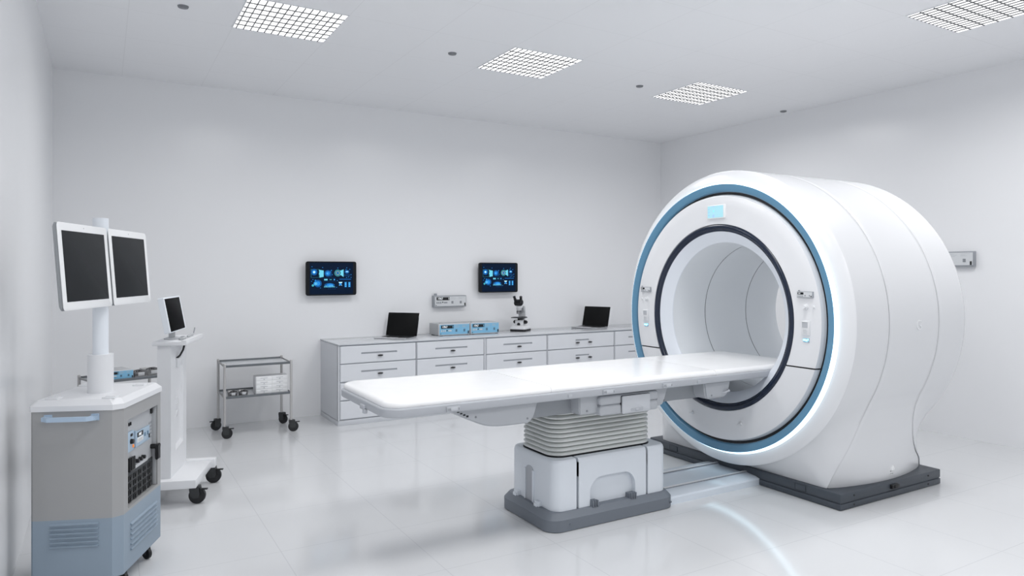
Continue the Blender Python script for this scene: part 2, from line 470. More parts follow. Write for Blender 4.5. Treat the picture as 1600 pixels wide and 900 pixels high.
# touch screen at the top of the face
FX = 4.300
def facefr(y_left, z0): return (V((FX, y_left, z0)), V((0, -1, 0)), V((0, 0, 1)), V((-1, 0, 0)))
fr = facefr(4.240, 2.130)
b = nb(); frame_box(b, fr, 0, .190, 0, .112, -.002, .016, .005); scr = MP('control_screen', b, M['bezel'])
b = nb(); frame_box(b, fr, .007, .177, .008, .105, .0155, .0175); pan = MP('display', b, M['cyan'], scr)
for u0, u1, v0, v1 in ((.014, .030, .026, .034), (.014, .030, .051, .059), (.014, .030, .076, .084), (.062, .084, .012, .034), (.062, .084, .098, .104)):
    b = nb(); frame_box(b, fr, u0, u1, v0, v1, .017, .0185); MP('icon', b, M['cyan3'], scr)
b = nb(); cyl(b, fr[0]+fr[1]*.074+fr[2]*.063+fr[3]*.017, fr[0]+fr[1]*.074+fr[2]*.063+fr[3]*.019, .006, seg=16); MP('icon_dot', b, M['cyan2'], scr)
# the two mirrored stacks of controls
for side, (yu, ykb, yks, ykp, yst) in enumerate(((3.361, 3.294, 3.229, 3.325, 3.314), (5.085, 5.010, 5.076, 5.056, 5.041))):
    fr = facefr(yu, 1.512)
    b = nb(); frame_box(b, fr, 0, .132, 0, .045, -.002, .014, .002); cyl(b, fr[0]+fr[1]*.012+fr[2]*.046+fr[3]*.006, fr[0]+fr[1]*.012+fr[2]*.054+fr[3]*.006, .006, seg=12)
    mod = MP('control_module', b, M['wallframe'])
    fr2 = (fr[0]+fr[3]*.014, fr[1], fr[2], fr[3])
    fp = nb(); frame_box(fp, fr2, .004, .129, .004, .041, -.002, .002); MP('front_panel', fp, M['devwhite'], mod)
    fp = nb(); frame_box(fp, fr2, .008, .058, .022, .038, .001, .003); MP('display', fp, M['blackgloss'], mod)
    tx = place(text_bm('1062', .011, .0004, .25), fr2, .022, .030, .0032); MP('digits', tx, M['digit'], mod)
    fp = nb(); frame_box(fp, fr2, .118, .126, .006, .015, .001, .004); MP('latch', fp, M['black'], mod)
    for uu in (.068, .104):
        fp = nb(); frame_box(fp, fr2, uu, uu+.008, .010, .020, .001, .003); MP('socket', fp, M['socketgrey'], mod)
    fp = nb()
    for k in range(4): frame_box(fp, fr2, .010+.012*k, .018+.012*k, .008, .015, .001, .003)
    MP('buttons', fp, M['buttongrey'], mod)
    b = nb(); z = 1.446
    cyl(b, (FX+.002, ykb, z), (FX-.010, ykb, z), .023, .021, 24); cyl(b, (FX-.010, ykb, z), (FX-.030, ykb, z), .015, .013, 20)
    MP('knob', b, M['white'])
    b = nb(); cyl(b, (FX+.002, yks, z), (FX-.012, yks, z), .011, .008, 16); MP('button', b, M['white'])
    fr = facefr(ykp, 1.243)
    b = nb(); frame_box(b, fr, 0, .068, 0, .106, -.002, .012, .003); kp = MP('keypad', b, M['white'])
    b = nb(); frame_box(b, fr, .009, .053, .056, .096, .0115, .0135); MP('window', b, M['fine'], kp, label='grey recessed window')
    b = nb(); frame_box(b, fr, .007, .009, .054, .098, .0115, .018); frame_box(b, fr, .007, .055, .096, .099, .0115, .018); MP('window_hood', b, M['bezel'], kp)
    b = nb()
    for i in range(3):
        for j in range(3): frame_box(b, fr, .017+.012*i, .025+.012*i, .010+.013*j, .018+.013*j, .0115, .015)
    MP('keys', b, M['button'], kp)
    fr = facefr(yst, 1.195)
    b = nb(); frame_box(b, fr, 0, .050, 0, .027, -.002, .006, .001); st = MP('status_light', b, M['devpale'])
    b = nb(); frame_box(b, fr, .004, .020, .009, .022, .0055, .009); frame_box(b, fr, .023, .036, .006, .020, .0055, .009); frame_box(b, fr, .039, .046, .014, .024, .0055, .008); MP('lamp', b, M['ledpoint'], st)
for y in (3.895, 4.426):
    b = nb(); z = .502
    cyl(b, (FX+.002, y, z), (FX-.008, y, z), .018, .016, 18); frame_box(b, (V((FX, y, z)), V((0, -.94, .34)), V((0, .34, .94)), V((-1, 0, 0))), -.022, .022, -.006, .006, .006, .024, .003)
    MP('quarter_turn_lock', b, M['white'])
# raised emblem on the near side and the cap at its foot
tx = text_bm('G', .092, .004)
def sidefr(x, y, z): return (V((x, y, z)), V((1, 0, 0)), V((0, 0, 1)), V((0, -1, 0)))
MP('emblem', place(tx, sidefr(5.128, 2.9585, 1.303), 0, 0, 0, 1.0, 1.12), M['white'])
b = nb()
yw = 3.178
cyl(b, (5.134, yw+.03, .207), (5.134, yw-.012, .207), .038, .035, 28)
cyl(b, (5.134, yw-.012, .207), (5.134, yw-.018, .207), .022, .018, 20)
for dx in (-.022, -.004, .016): cyl(b, (5.134+dx, yw+.03, .164), (5.134+dx, yw-.012, .164), .007, .006, 10); bx(b, 5.134+dx-.006, 5.134+dx+.006, yw-.012, yw+.02, .164, .19)
MP('side_cap', b, M['bezel'])

# floor rail that links table and scanner
railt = thing('floor_rail', 'low bluish white floor track between the table foot and scanner base', 'track', (4.0, YC, 0))
b = nb()
prof = [(3.863, .0), (3.863, .045), (3.872, .056), (3.90, .064), (3.985, .072), (3.99, .078), (4.012, .078), (4.018, .070), (4.03, .064),
        (4.28, .064), (4.292, .070), (4.298, .078), (4.32, .078), (4.325, .072), (4.41, .064), (4.438, .056), (4.447, .045), (4.447, .0)]
loft(b, [[(x, y, z) for y, z in prof] for x in (3.49, 4.52)])
obj('track', b, M['rail'], railt, w=True, smooth=25)
for y in (4.001, 4.309):
    b = nb(); bx(b, 3.52, 4.50, y-.010, y+.010, .0775, .084, .002); obj('guide_strip', b, M['white'], railt, w=True)
    b = nb(); bx(b, 3.52, 4.50, y-.016, y-.0095, .074, .0792); obj('guide_groove', b, M['socketgrey'], railt, w=True)

# ------------------------------------------------------------------ patient table
tab = thing('patient_table', 'long white padded patient table on a bellows column, reaching into the scanner', 'table', (3.0, YC, 0))
def TP(name, bm, m, par=None, **k): return obj(name, bm, m, par or tab, w=True, root=tab, **k)
b = nb(); rprism(b, 2.465, 3.548, 3.812, 4.498, .10, [(.002, .004), (.006, 0), (.080, 0), (.118, .036), (.119, .06)])
pl = TP('plinth', b, M['plinth'])
for x in (2.62, 3.49):
    b = nb(); cyl(b, (x, 3.814, .047), (x, 3.806, .047), .009, .007, 14); TP('bolt', b, M['plinth'], pl)
# column cover with grooves and an arched recess
b = nb()
for x0, x1, r0 in ((2.530, 2.706, 1), (2.722, 3.304, 0), (3.322, 3.508, 2)):
    lo = []
    for z, i in ((.112, 0), (.425, 0), (.442, .005), (.451, .014), (.4535, .028)):
        xa, xb = x0+(i if r0 == 1 else 0), x1-(i if r0 == 2 else 0)
        y0, y1 = 3.862+i, 4.448-i; r = .075-i if r0 else .004
        pts = []
        def corner(cx, cy, a0, rr):
            for k in range(9): a = math.radians(a0+90*k/8); pts.append((cx+rr*math.cos(a), cy+rr*math.sin(a), z))
        rl = r if r0 == 1 else .004; rr_ = r if r0 == 2 else .004
        rl, rr_ = max(.003, rl), max(.003, rr_)
        corner(xb-rr_, y1-rr_, 0, rr_); corner(xa+rl, y1-rl, 90, rl); corner(xa+rl, y0+rl, 180, rl); corner(xb-rr_, y0+rr_, 270, rr_)
        lo.append(pts)
    if r0 == 0:
        # middle piece: built as front wall with an arched opening plus the rest of the block
        t = nb()
        ax0, ax1, az, rad, zb = 2.815, 3.206, .308, .105, .112
        arch = [(ax0, zb)] + [(ax0+rad-rad*math.cos(a), az-rad+rad*math.sin(a)) for a in [PI/2*k/10 for k in range(11)]] + \
               [(ax1-rad+rad*math.sin(a), az-rad+rad*math.cos(a)) for a in [PI/2*k/10 for k in range(11)]] + [(ax1, zb)]
        outer = [(x0, zb)] + [(x0, .425)] + [(x1, .425)] + [(x1, zb)]
        yf, yr = 3.862, 3.896
        def face(pts, y): return t.faces.new([t.verts.new((px, y, pz)) for px, pz in pts])
        n = len(arch); half = n//2
        face([outer[0], outer[1]] + [((ax0+ax1)/2, .425)] + [((ax0+ax1)/2, az)] + list(reversed(arch[:half])), yf)
        face([((ax0+ax1)/2, az), ((ax0+ax1)/2, .425), outer[2], outer[3]] + list(reversed(arch[half:])), yf)
        for (p, q) in zip(arch, arch[1:]):
            t.faces.new([t.verts.new(c) for c in ((p[0], yf, p[1]), (q[0], yf, q[1]), (q[0]-.0, yr, q[1]), (p[0], yr, p[1]))])
        bmesh.ops.remove_doubles(t, verts=list(t.verts), dist=1e-5)
        bmesh.ops.recalc_face_normals(t, faces=list(t.faces))
        merge(b, t)
        rec = nb(); bx(rec, ax0-.01, ax1+.01, yr, yr+.01, zb, az+.01)
        loft(b, [[(xx, yy, z) for xx, yy in ((x0, 4.448-i), (x0, 3.862+i), (x1, 3.862+i), (x1, 4.448-i))] for z, i in ((.425, 0), (.442, .005), (.451, .014), (.4535, .028))], True, True)
        bx(b, x0, x1, 3.91, 4.448, .112, .425)
        bx(b, x0, ax0-.02, 3.87, 3.93, .112, .425); bx(b, ax1+.02, x1, 3.87, 3.93, .112, .425); bx(b, x0, x1, 3.87, 3.93, az+.02, .425)
    else:
        loft(b, lo)
bx(b, 2.70, 3.33, 3.915, 4.438, .112, .444)
cover = TP('column_cover', b, M['block'], smooth=30)
TP('arch_recess', rec, M['blockin'])
# end slot on the left face of the cover
b = nb()
pts = [(4.130, .112), (4.130, .335)] + [(4.177+.047*math.cos(a), .335+.028*math.sin(a)) for a in [PI*k/10 for k in range(1, 10)]][::1] + [(4.224, .335), (4.224, .112)]
pts = [(4.130, .112), (4.130, .33)] + [(4.177-.047*math.cos(a), .33+.03*math.sin(a)) for a in [PI*k/10 for k in range(1, 10)]] + [(4.224, .33), (4.224, .112)]
loft(b, [[(x, y, z) for y, z in pts] for x in (2.527, 2.535)])
TP('end_slot', b, M['slot'])
b = nb()
for y0, y1 in ((4.224, 4.236), (4.118, 4.130)): bx(b, 2.519, 2.535, y0, y1, .112, .335)
TP('slot_edge', b, M['block'])
for y in (4.33, 4.05):
    b = nb(); bx(b, 2.505, 2.534, y-.026, y+.026, .112, .150, .001); bx(b, 2.498, 2.51, y-.014, y+.026, .100, .135, .001); TP('foot_clip', b, M['block'])
for x in (2.845, 3.175):
    b = nb()
    bx(b, x-.030, x+.030, 3.846, 3.895, .112, .150, .001)
    for k in (-1, 0, 1): bx(b, x-.005+.018*k, x+.006+.018*k, 3.836, 3.86, .114, .156, .001)
    TP('hinge', b, M['plinth'])
# bellows
b = nb(); loops = []
N = 10; z0, z1 = .4535, .760
bx0, bx1, by0, by1 = 2.560, 3.432, 3.925, 4.385
for k in range(N):
    za = z0 + (z1-z0)*k/N; h_ = (z1-z0)/N
    for f, i in ((0.0, .042), (.08, .036), (.20, .010), (.36, .001), (.58, .0), (.78, .007), (.93, .034)):
        loops.append(rrect(bx0+i, bx1-i, by0+i, by1-i, .105-i*.5, za+f*h_, 8))
loft(b, loops)
TP('bellows', b, M['bellow'], smooth=60)
b = nb(); rprism(b, bx0-.004, bx1+.004, by0-.003, by1+.004, .105, [(.452, 0), (.4548, 0)]); TP('bellows_seat', b, M['baseline'])
# tray
TZ0, TZ1 = .889, .942
def tloop(z, i, x0=1.318, x1=4.845, y0=3.688, y1=4.622, r=.115): return rrect(x0+i, x1-i, y0+i, y1-i, r-i, z, 10)
b = nb(); loft(b, [tloop(TZ0, .012), tloop(TZ0+.004, .003), tloop(TZ0+.010, 0), tloop(TZ1-.008, 0), tloop(TZ1-.002, .004), tloop(TZ1, .012)])
TP('tray', b, M['tray'], smooth=30)
# mattress in three lengths
MX = ((1.332, 2.3993, 1), (2.4007, 3.8293, 0), (3.8307, 4.832, 2))
for x0, x1, e in MX:
    lo = []
    for z, i in ((TZ1-.001, .004), (TZ1+.004, 0), (.958, 0), (.967, .003), (.974, .010), (.978, .022), (.9785, .05)):
        r = .105; pts = []
        y0, y1 = 3.702+i, 4.608-i
        xa = x0+(i if e == 1 else min(i, .004)*.6); xb = x1-(i if e == 2 else min(i, .004)*.6)
        rl = max(.004, r-i) if e == 1 else .003; rr_ = max(.004, r-i) if e == 2 else .003
        def corner(cx, cy, a0, q):
            for k in range(11): a = math.radians(a0+90*k/10); pts.append((cx+q*math.cos(a), cy+q*math.sin(a), z))
        corner(xb-rr_, y1-rr_, 0, rr_); corner(xa+rl, y1-rl, 90, rl); corner(xa+rl, y0+rl, 180, rl); corner(xb-rr_, y0+rr_, 270, rr_)
        lo.append(pts)
    b = loft(nb(), lo); TP('mattress', b, M['mattress'], smooth=45)
# clips along the near tray edge
for x0, x1 in ((1.678, 1.760), (2.789, 2.881), (3.303, 3.386)):
    b = nb(); bx(b, x0, x1, 3.676, 3.690, .898, .927, .002); c = TP('tray_clip', b, M['tray'])
    b = nb(); bx(b, x0+.022, x1-.018, 3.671, 3.677, .903, .922, .002); TP('slider', b, M['podlite'], c)
    for q in (x0+.006, x0+.016, x1-.008):
        b = nb(); bx(b, q-.002, q+.002, 3.6745, 3.677, .906, .918); TP('slot', b, M['socketgrey'], c)
for x0, x1 in ((2.517, 2.546), (3.631, 3.662)):
    b = nb(); bx(b, x0, x1, 3.682, 3.690, .902, .922, .002); TP('tray_button', b, M['tray'])
b = nb(); bx(b, 1.304, 1.320, 4.03, 4.10, .888, .916, .003); bx(b, 1.304, 1.326, 4.02, 4.05, .868, .892, .003); TP('end_clip', b, M['tray'])
# under-carriage
b = nb(); pts = [(1.95, .890), (2.10, .757), (4.02, .757), (4.10, .80), (4.14, .890)]
loft(b, [[(x, y, z) for x, z in pts] for y in (3.86, 4.45)]); bmesh.ops.bevel(b, geom=[e for e in b.edges], offset=.012, segments=2, affect='EDGES')
TP('carriage_beam', b, M['pod_dark'])
def pod(name, pts, y0, y1, m, bev=.015):
    t = loft(nb(), [[(x, y, z) for x, z in pts] for y in (y0, y1)])
    bmesh.ops.bevel(t, geom=list(t.edges), offset=bev, segments=3, affect='EDGES')
    return TP(name, t, m)
lp = [(1.725, .890), (1.84, .825), (1.93, .786), (1.98, .771), (2.04, .763), (2.10, .760), (2.265, .760), (2.30, .80), (2.328, .890)]
p1 = pod('left_cover', lp, 3.742, 4.57, M['pod'], .008)
for x, z in ((1.893, .836), (2.250, .790)):
    b = nb(); cyl(b, (x, 3.748, z), (x, 3.739, z), .008, .006, 14); TP('screw', b, M['socketgrey'], p1)
b = nb()
for k in range(4):
    xa = 1.770+.020*k; bx(b, xa, xa+.014, 3.7395, 3.746, .874-.011*k, .879-.009*k)
TP('vent', b, M['baseline'], p1)
p2 = pod('centre_cover', [(2.655, .890), (2.655, .77), (2.664, .760), (3.36, .760), (3.38, .775), (3.422, .890)], 3.760, 4.55, M['pod'], .008)
for x, z in ((2.715, .785), (3.386, .790)):
    b = nb(); cyl(b, (x, 3.766, z), (x, 3.755, z), .008, .006, 14); TP('screw', b, M['socketgrey'], p2)
def rounded_block(x0, x1, y0, y1, z0, z1, r):
    t = bx(nb(), x0, x1, y0, y1, z0, z1); bmesh.ops.bevel(t, geom=list(t.edges), offset=r, segments=4, affect='EDGES'); return t
def cowl(name, x0, x1, z0, z1, r, y0, m, par, e=.010):
    lo = []
    for y, i in ((3.80, 0), (y0+e, 0), (y0+e*.4, e*.25), (y0, e)):
        lo.append([(p[0], y, p[1]) for p in rrect(x0+i, x1-i, z0+i, z1-i, max(.002, r-i), 0, 6)])
    return TP(name, loft(nb(), lo), m, par, smooth=50)
lu = cowl('latch_housing', 2.796, 3.306, .8135, .876, .024, 3.728, M['pod'], None, .012)
cowl('lower_cowl', 2.796, 3.300, .746, .8115, .022, 3.726, M['pod'], lu, .012)
b = nb(); bx(b, 2.80, 3.30, 3.736, 3.80, .808, .817); TP('joint', b, M['socketgrey'], lu)
b = nb(); lo = [[(p[0], y, p[1]) for p in rrect(2.9705, 3.2195, .7495, .8675, .012, 0, 5)] for y in (3.80, 3.7235)]; loft(b, lo); TP('joint', b, M['baseline'], lu, label='black outline of the hatch')
hatch = cowl('hatch', 2.974, 3.216, .746, .8645, .011, 3.713, M['podlite'], lu, .004)
b = nb(); lo = [[(p[0], y, p[1]) for p in rrect(3.045, 3.150, .756, .779, .008, 0, 5)] for y in (3.72, 3.7115)]; loft(b, lo); TP('finger_pull', b, M['slot'], hatch)
b = nb(); bx(b, 3.085, 3.112, 3.707, 3.716, .762, .775, .003); TP('pull_tab', b, M['tray'], hatch)
p3 = pod('right_cover', [(3.750, .890), (3.766, .78), (3.785, .764), (3.95, .764), (3.985, .775), (4.004, .80), (4.03, .890)], 3.742, 4.57, M['pod'], .012)
b = nb(); cyl(b, (3.825, 3.748, .79), (3.825, 3.738, .79), .007, .006, 12); TP('screw', b, M['socketgrey'], p3)
b = nb(); sweep(b, [(3.935, 3.75, .80), (3.95, 3.728, .806), (3.985, 3.722, .815), (3.995, 3.74, .818)], .008, 10); TP('pull_tab', b, M['podlite'], p3)

# ------------------------------------------------------------------ cabinets and worktop
CY0, CYB = 7.706, YB-.002
def drawer_front(x0, x1, z0, z1, s0, s1, t0, t1, y=7.700, depth=.024, rec=.012):
    t = nb(); xs = [x0, s0, s1, x1]; zs = [z0, t0, t1, z1]
    g = [[t.verts.new((x, y, z)) for x in xs] for z in zs]
    for j in range(3):
        for i in range(3):
            if (i, j) != (1, 1): t.faces.new((g[j][i], g[j][i+1], g[j+1][i+1], g[j+1][i]))
    q = [g[1][1], g[1][2], g[2][2], g[2][1]]; r = [t.verts.new((v.co.x, y+rec, v.co.z)) for v in q]
    for k in range(4): t.faces.new((q[k], q[(k+1) % 4], r[(k+1) % 4], r[k]))
    per = g[0][:] + [g[1][3], g[2][3]] + g[3][::-1] + [g[2][0], g[1][0]]
    bk = [t.verts.new((v.co.x, y+depth, v.co.z)) for v in per]
    for k in range(len(per)):
        kk = (k+1) % len(per); t.faces.new((per[k], per[kk], bk[kk], bk[k]))
    t.faces.new(bk[::-1])
    ed = [e for e in t.edges if all(v in per for v in e.verts)] + [e for e in t.edges if {e.verts[0], e.verts[1]} in ({per[0], bk[0]}, {per[3], bk[3]}, {per[5+0], bk[5]}, {per[8], bk[8]})]
    ed = [e for e in ed if (abs(e.verts[0].co.y-y) < 1e-6) and any(abs(f.normal.y) < .5 or len(e.link_faces) == 2 for f in e.link_faces)]
    edge = [e for e in ed if len(e.link_faces) == 2 and any(len([v for v in f.verts if v in bk]) >= 2 for f in e.link_faces)]
    bmesh.ops.recalc_face_normals(t, faces=list(t.faces))
    bmesh.ops.bevel(t, geom=edge, offset=.007, segments=3, affect='EDGES')
    return t, (s0, s1, t0, t1, y+rec)
cabs = [
    (2.210, 3.1245, 2.232, 3.117, [2.677], .21, [2.686]),
    (3.1255, 4.0245, 3.133, 4.006, [3.571], .209, [3.585]),
    (4.0255, 4.9315, 4.044, 4.922, [4.490], .209, [4.507]),
    (4.9325, 6.0255, 4.943, 6.017, [5.484], .109, [5.403, 5.605]),
    (6.0265, 6.960, 6.037, 6.940, [6.479], .210, [6.49]),
]
cab_lab = [
    'leftmost four-drawer cabinet, its grey side showing, under the silver laptop',
    'pale grey drawer cabinet below the left blue electronic unit, second from the left end',
    'pale grey drawer cabinet below the microscope, middle of the row',
    'wide drawer cabinet whose drawers carry two black knobs, below the right laptop',
    'drawer cabinet at the right end of the row, half hidden behind the scanner ring',
]
rows = [(.680, .873), (.480, .671), (.277, .467), (.066, .266)]
for (x0, x1, a, c, hc, hw, ks), lab in zip(cabs, cab_lab):
    t = thing('drawer_cabinet', lab, 'cabinet', ((x0+x1)/2, 8.07, 0), 0, 'drawer cabinets along the back wall')
    b = nb()
    bx(b, x0, x1, CY0, CYB, 0.0, .056, .0015); bx(b, x0, x1, CY0+.02, CYB, .05, .878)
    bx(b, x0, a-.006, CY0, CY0+.03, .05, .878); bx(b, c+.006, x1, CY0, CY0+.03, .05, .878); 
    obj('carcass', b, M['cab'], t, w=True)
    for (z0, z1) in rows:
        m0, m1 = z1-.097, z1-.077
        bm, s = drawer_front(a, c, z0, z1, hc[0]-hw, hc[0]+hw, m0, m1)
        d = obj('drawer', bm, M['drawer'], t, w=True)
        b = nb(); bx(b, s[0]-.001, s[1]+.001, s[4]-.002, s[4]+.004, s[2]-.001, s[3]+.001); obj('grip_slot', b, M['slot'], d, w=True, root=t)
        for kx in ks:
            b = nb(); ball(b, (kx, 7.688, z1-.120), .033, .014, .0095, 20); cyl(b, (kx, 7.702, z1-.120), (kx, 7.688, z1-.120), .010, seg=12)
            obj('knob', b, M['black'], d, w=True, root=t)
wt = thing('worktop', 'long pale glossy worktop running over the row of drawer cabinets', 'worktop', (4.58, 8.07, .879))
b = nb(); bx(b, 2.206, 6.965, 7.698, CYB, .886, .900, .002); obj('slab', b, M['top'], wt, w=True)
b = nb(); bx(b, 2.212, 6.96, 7.702, CYB, .8785, .8865); obj('edge_strip', b, M['topedge'], wt, w=True)

# ------------------------------------------------------------------ blue bench units on the worktop
def bench_unit(x0, y0, W, Hh, D, lab, z=.900, face='devblue', grp='blue fronted electronic units'):
    t = thing('electronic_unit', lab, 'electronic unit', (x0+W/2, y0+D/2, z), 0, grp)
    b = nb(); bx(b, x0+.004, x0+W-.004, y0+.012, y0+D, z+.008, z+Hh-.002, .003)
    obj('case', b, M['devgrey'], t, w=True)
    b = nb(); bx(b, x0, x0+W, y0, y0+.016, z+.006, z+Hh, .003); obj('front_frame', b, M['devframe'], t, w=True)
    for fx in (x0+.04, x0+W-.03):
        b = nb(); bx(b, fx-.015, fx+.015, y0+.004, y0+.03, z, z+.009); bx(b, fx-.015, fx+.015, y0+D-.05, y0+D-.02, z, z+.009); obj('foot', b, M['black'], t, w=True)
    b = nb(); cyl(b, (x0+.032, y0+.03, z+Hh-.004), (x0+.032, y0+.03, z+Hh+.014), .016, .012, 16); obj('lug', b, M['devgrey'], t, w=True)
    fr = (V((x0, y0, z+.006)), V((1, 0, 0)), V((0, 0, 1)), V((0, -1, 0)))
    unit_face(t, fr, W, Hh-.006, M[face], M['devframe'], M['button'], M['socket'], root=t)
    return t
bench_unit(3.540, 8.007, .424, .150, .30, 'left one of two sky blue fronted electronic units standing on the worktop')
bench_unit(3.975, 8.007, .412, .150, .30, 'right one of two sky blue fronted electronic units, beside the microscope')

# ------------------------------------------------------------------ wall units
def wall_unit(lab, fr, W, Hh, D):
    o, r, u, n = fr
    t = thing('wall_electronic_unit', lab, 'electronic unit', tuple(o + r*W/2 + u*Hh/2 - n*D), 0, 'grey framed electronic units on the walls')
    b = nb(); frame_box(b, fr, 0, W, 0, Hh, -D, 0, .004); obj('case', b, M['wallframe'], t, w=True)
    b = nb(); cyl(b, o+r*.034+u*(Hh-.004)-n*.03, o+r*.034+u*(Hh+.028)-n*.03, .020, .018, 16); obj('lug', b, M['wallframe'], t, w=True)
    unit_face(t, fr, W, Hh, M['devwhite'], M['wallframe'], M['buttongrey'], M['socketgrey'], root=t)
wall_unit('grey framed electronic unit on the back wall above the blue units', (V((3.632, 8.362, 1.240)), V((1, 0, 0)), V((0, 0, 1)), V((0, -1, 0))), .458, .147, .069)
wall_unit('grey framed electronic unit on the right wall, partly hidden by the scanner', (V((7.465, 4.250, 1.749)), V((0, -1, 0)), V((0, 0, 1)), V((-1, 0, 0))), .498, .154, .049)

# ------------------------------------------------------------------ wall displays
def wall_display(lab, x0, z0, W, Hh, y):
    t = thing('wall_display', lab, 'screen', (x0+W/2, YB, z0+Hh/2), 0, 'black framed wall displays')
    lo = []
    for yy, i in ((y+.030, .008), (y+.026, .001), (y+.004, 0), (y, .003)):
        pts = rrect(x0+i, x0+W-i, z0+i, z0+Hh-i, .024, 0, 6); lo.append([(p[0], yy, p[1]) for p in pts])
    obj('housing', loft(nb(), lo), M['blackgloss'], t, w=True)
    b = nb(); bx(b, x0+W*.38, x0+W*.62, y+.028, YB-.012, z0+Hh*.38, z0+Hh*.62, .004); bx(b, x0+W*.28, x0+W*.72, YB-.014, YB, z0+Hh*.25, z0+Hh*.75, .003); obj('wall_mount', b, M['socketgrey'], t, w=True)
    sx0, sx1 = x0+W*.072, x0+W*.930; sz0, sz1 = z0+Hh*.038, z0+Hh*.965
    dsp = bx(nb(), sx0, sx1, y-.0015, y+.004, sz0, sz1)
    fr = (V((sx0, y-.0015, sz0)), V((1, 0, 0)), V((0, 0, 1)), V((0, -1, 0)))
    SW, SH = sx1-sx0, sz1-sz0
    G = {k: nb() for k in ('icon1', 'icon2', 'icon3', 'icon4', 'icon5')}
    lv = [.0004]
    def R(k, u0, u1, v0, v1):
        lv[0] += .00002
        frame_box(G[k], fr, SW*u0, SW*u1, SH*(1-v1), SH*(1-v0), 0, lv[0])
    def poly(k, pts):
        lv[0] += .00002
        f = lambda n: [fr[0]+fr[1]*SW*u+fr[2]*SH*(1-v)+fr[3]*n for u, v in pts]
        loft(G[k], [f(0), f(lv[0])])
    def disc(k, u, v, r, r2=None):
        poly(k, [(u+r*math.cos(2*PI*q/24), v+(r2 or r*SW/SH)*math.sin(2*PI*q/24)) for q in range(24)])
    def ring(k, u, v, r, wd):
        for q in range(24):
            a0, a1 = 2*PI*q/24, 2*PI*(q+1)/24
            poly(k, [(u+rr*math.cos(a), v+rr*SW/SH*math.sin(a)) for rr, a in ((r, a0), (r, a1), (r-wd, a1), (r-wd, a0))])
    def glow(u, v, r):
        disc('icon3', u, v, r); disc('icon2', u, v, r*.6); 
    # upper row
    for q in ((.03, .21, .21, .213), (.03, .21, .47, .473), (.03, .033, .21, .47), (.205, .208, .21, .47)): R('icon5', *q)
    glow(.10, .30, .075); disc('icon4', .10, .30, .022)
    poly('icon1', [(.208, .225), (.315, .25), (.315, .45), (.22, .475), (.222, .40), (.205, .36), (.22, .30)])
    glow(.41, .34, .075); disc('icon1', .40, .345, .012)
    for k in range(5): R('icon3', .46, .50, .26+.04*k, .275+.04*k)
    R('icon2', .508, .518, .365, .40); R('icon2', .48, .505, .235, .255)
    ring('icon5', .64, .33, .075, .014); ring('icon4', .64, .33, .042, .006); disc('icon2', .64, .33, .018)
    poly('icon1', [(.695, .255), (.775, .215), (.775, .455), (.695, .385), (.715, .33)])
    disc('icon3', .855, .29, .055, .06); disc('icon2', .855, .285, .035, .03); disc('icon4', .842, .285, .010); disc('icon4', .872, .285, .010)
    for k in range(6): R('icon3', .79+.025*k, .797+.025*k, .37, .43)
    # middle strip
    for q in ((.31, .60, .485, .489), (.31, .60, .59, .594)): R('icon3', *q)
    disc('icon1', .345, .54, .020); disc('icon1', .385, .54, .020); R('icon1', .345, .385, .525, .555); R('icon5', .45, .50, .53, .55); disc('icon2', .56, .54, .018); disc('icon1', .56, .54, .009)
    R('icon3', .68, .95, .515, .545)
    # lower row
    glow(.185, .66, .085); disc('icon2', .13, .66, .045); ring('icon1', .135, .665, .034, .006); disc('icon1', .135, .665, .018); disc('icon5', .07, .72, .026); disc('icon2', .13, .565, .018)
    disc('icon3', .45, .72, .12, .075); disc('icon2', .46, .715, .075, .05)
    for k, hh in enumerate((.03, .05, .06, .05, .03, .04, .055, .075, .06, .08, .065, .045, .03, .02)): R('icon1', .325+.0185*k, .333+.0185*k, .78-hh, .785)
    poly('icon4', [(.655, .62), (.75, .62), (.715, .67), (.74, .735), (.705, .70), (.67, .735), (.69, .67)]); disc('icon2', .70, .69, .03)
    for u in (.80, .888):
        R('icon3', u-.004, u+.052, .61, .79); R('icon2', u, u+.044, .625, .775)
        for v in (.64, .685, .745): R('icon1', u+.008, u+.036, v, v+.022)
    for u, v in ((.05, .13), (.29, .155), (.64, .17), (.85, .16), (.92, .21), (.83, .215), (.95, .38), (.89, .455), (.95, .47), (.04, .59), (.07, .53), (.24, .80), (.61, .785), (.63, .57), (.845, .475), (.47, .30)):
        R('icon2', u-.008, u+.010, v-.008, v+.010)
    for k in range(4): R('icon3', .41+.05*k, .44+.05*k, .83, .838)
    for k, key in enumerate(('icon1', 'icon2', 'icon3', 'icon4', 'icon5')):
        for f in G[key].faces: f.material_index = k+1
        merge(dsp, G[key])
    obj('display', dsp, [M['dimblue']] + [M[k] for k in ('icon1', 'icon2', 'icon3', 'icon4', 'icon5')], t, w=True)
wall_display('left black framed wall display with glowing blue medical graphics, above the left laptop', 2.015, 1.4165, .597, .400, 8.335)
wall_display('right black framed wall display with glowing blue medical graphics, above the microscope', 4.265, 1.4165, .594, .400, 8.335)

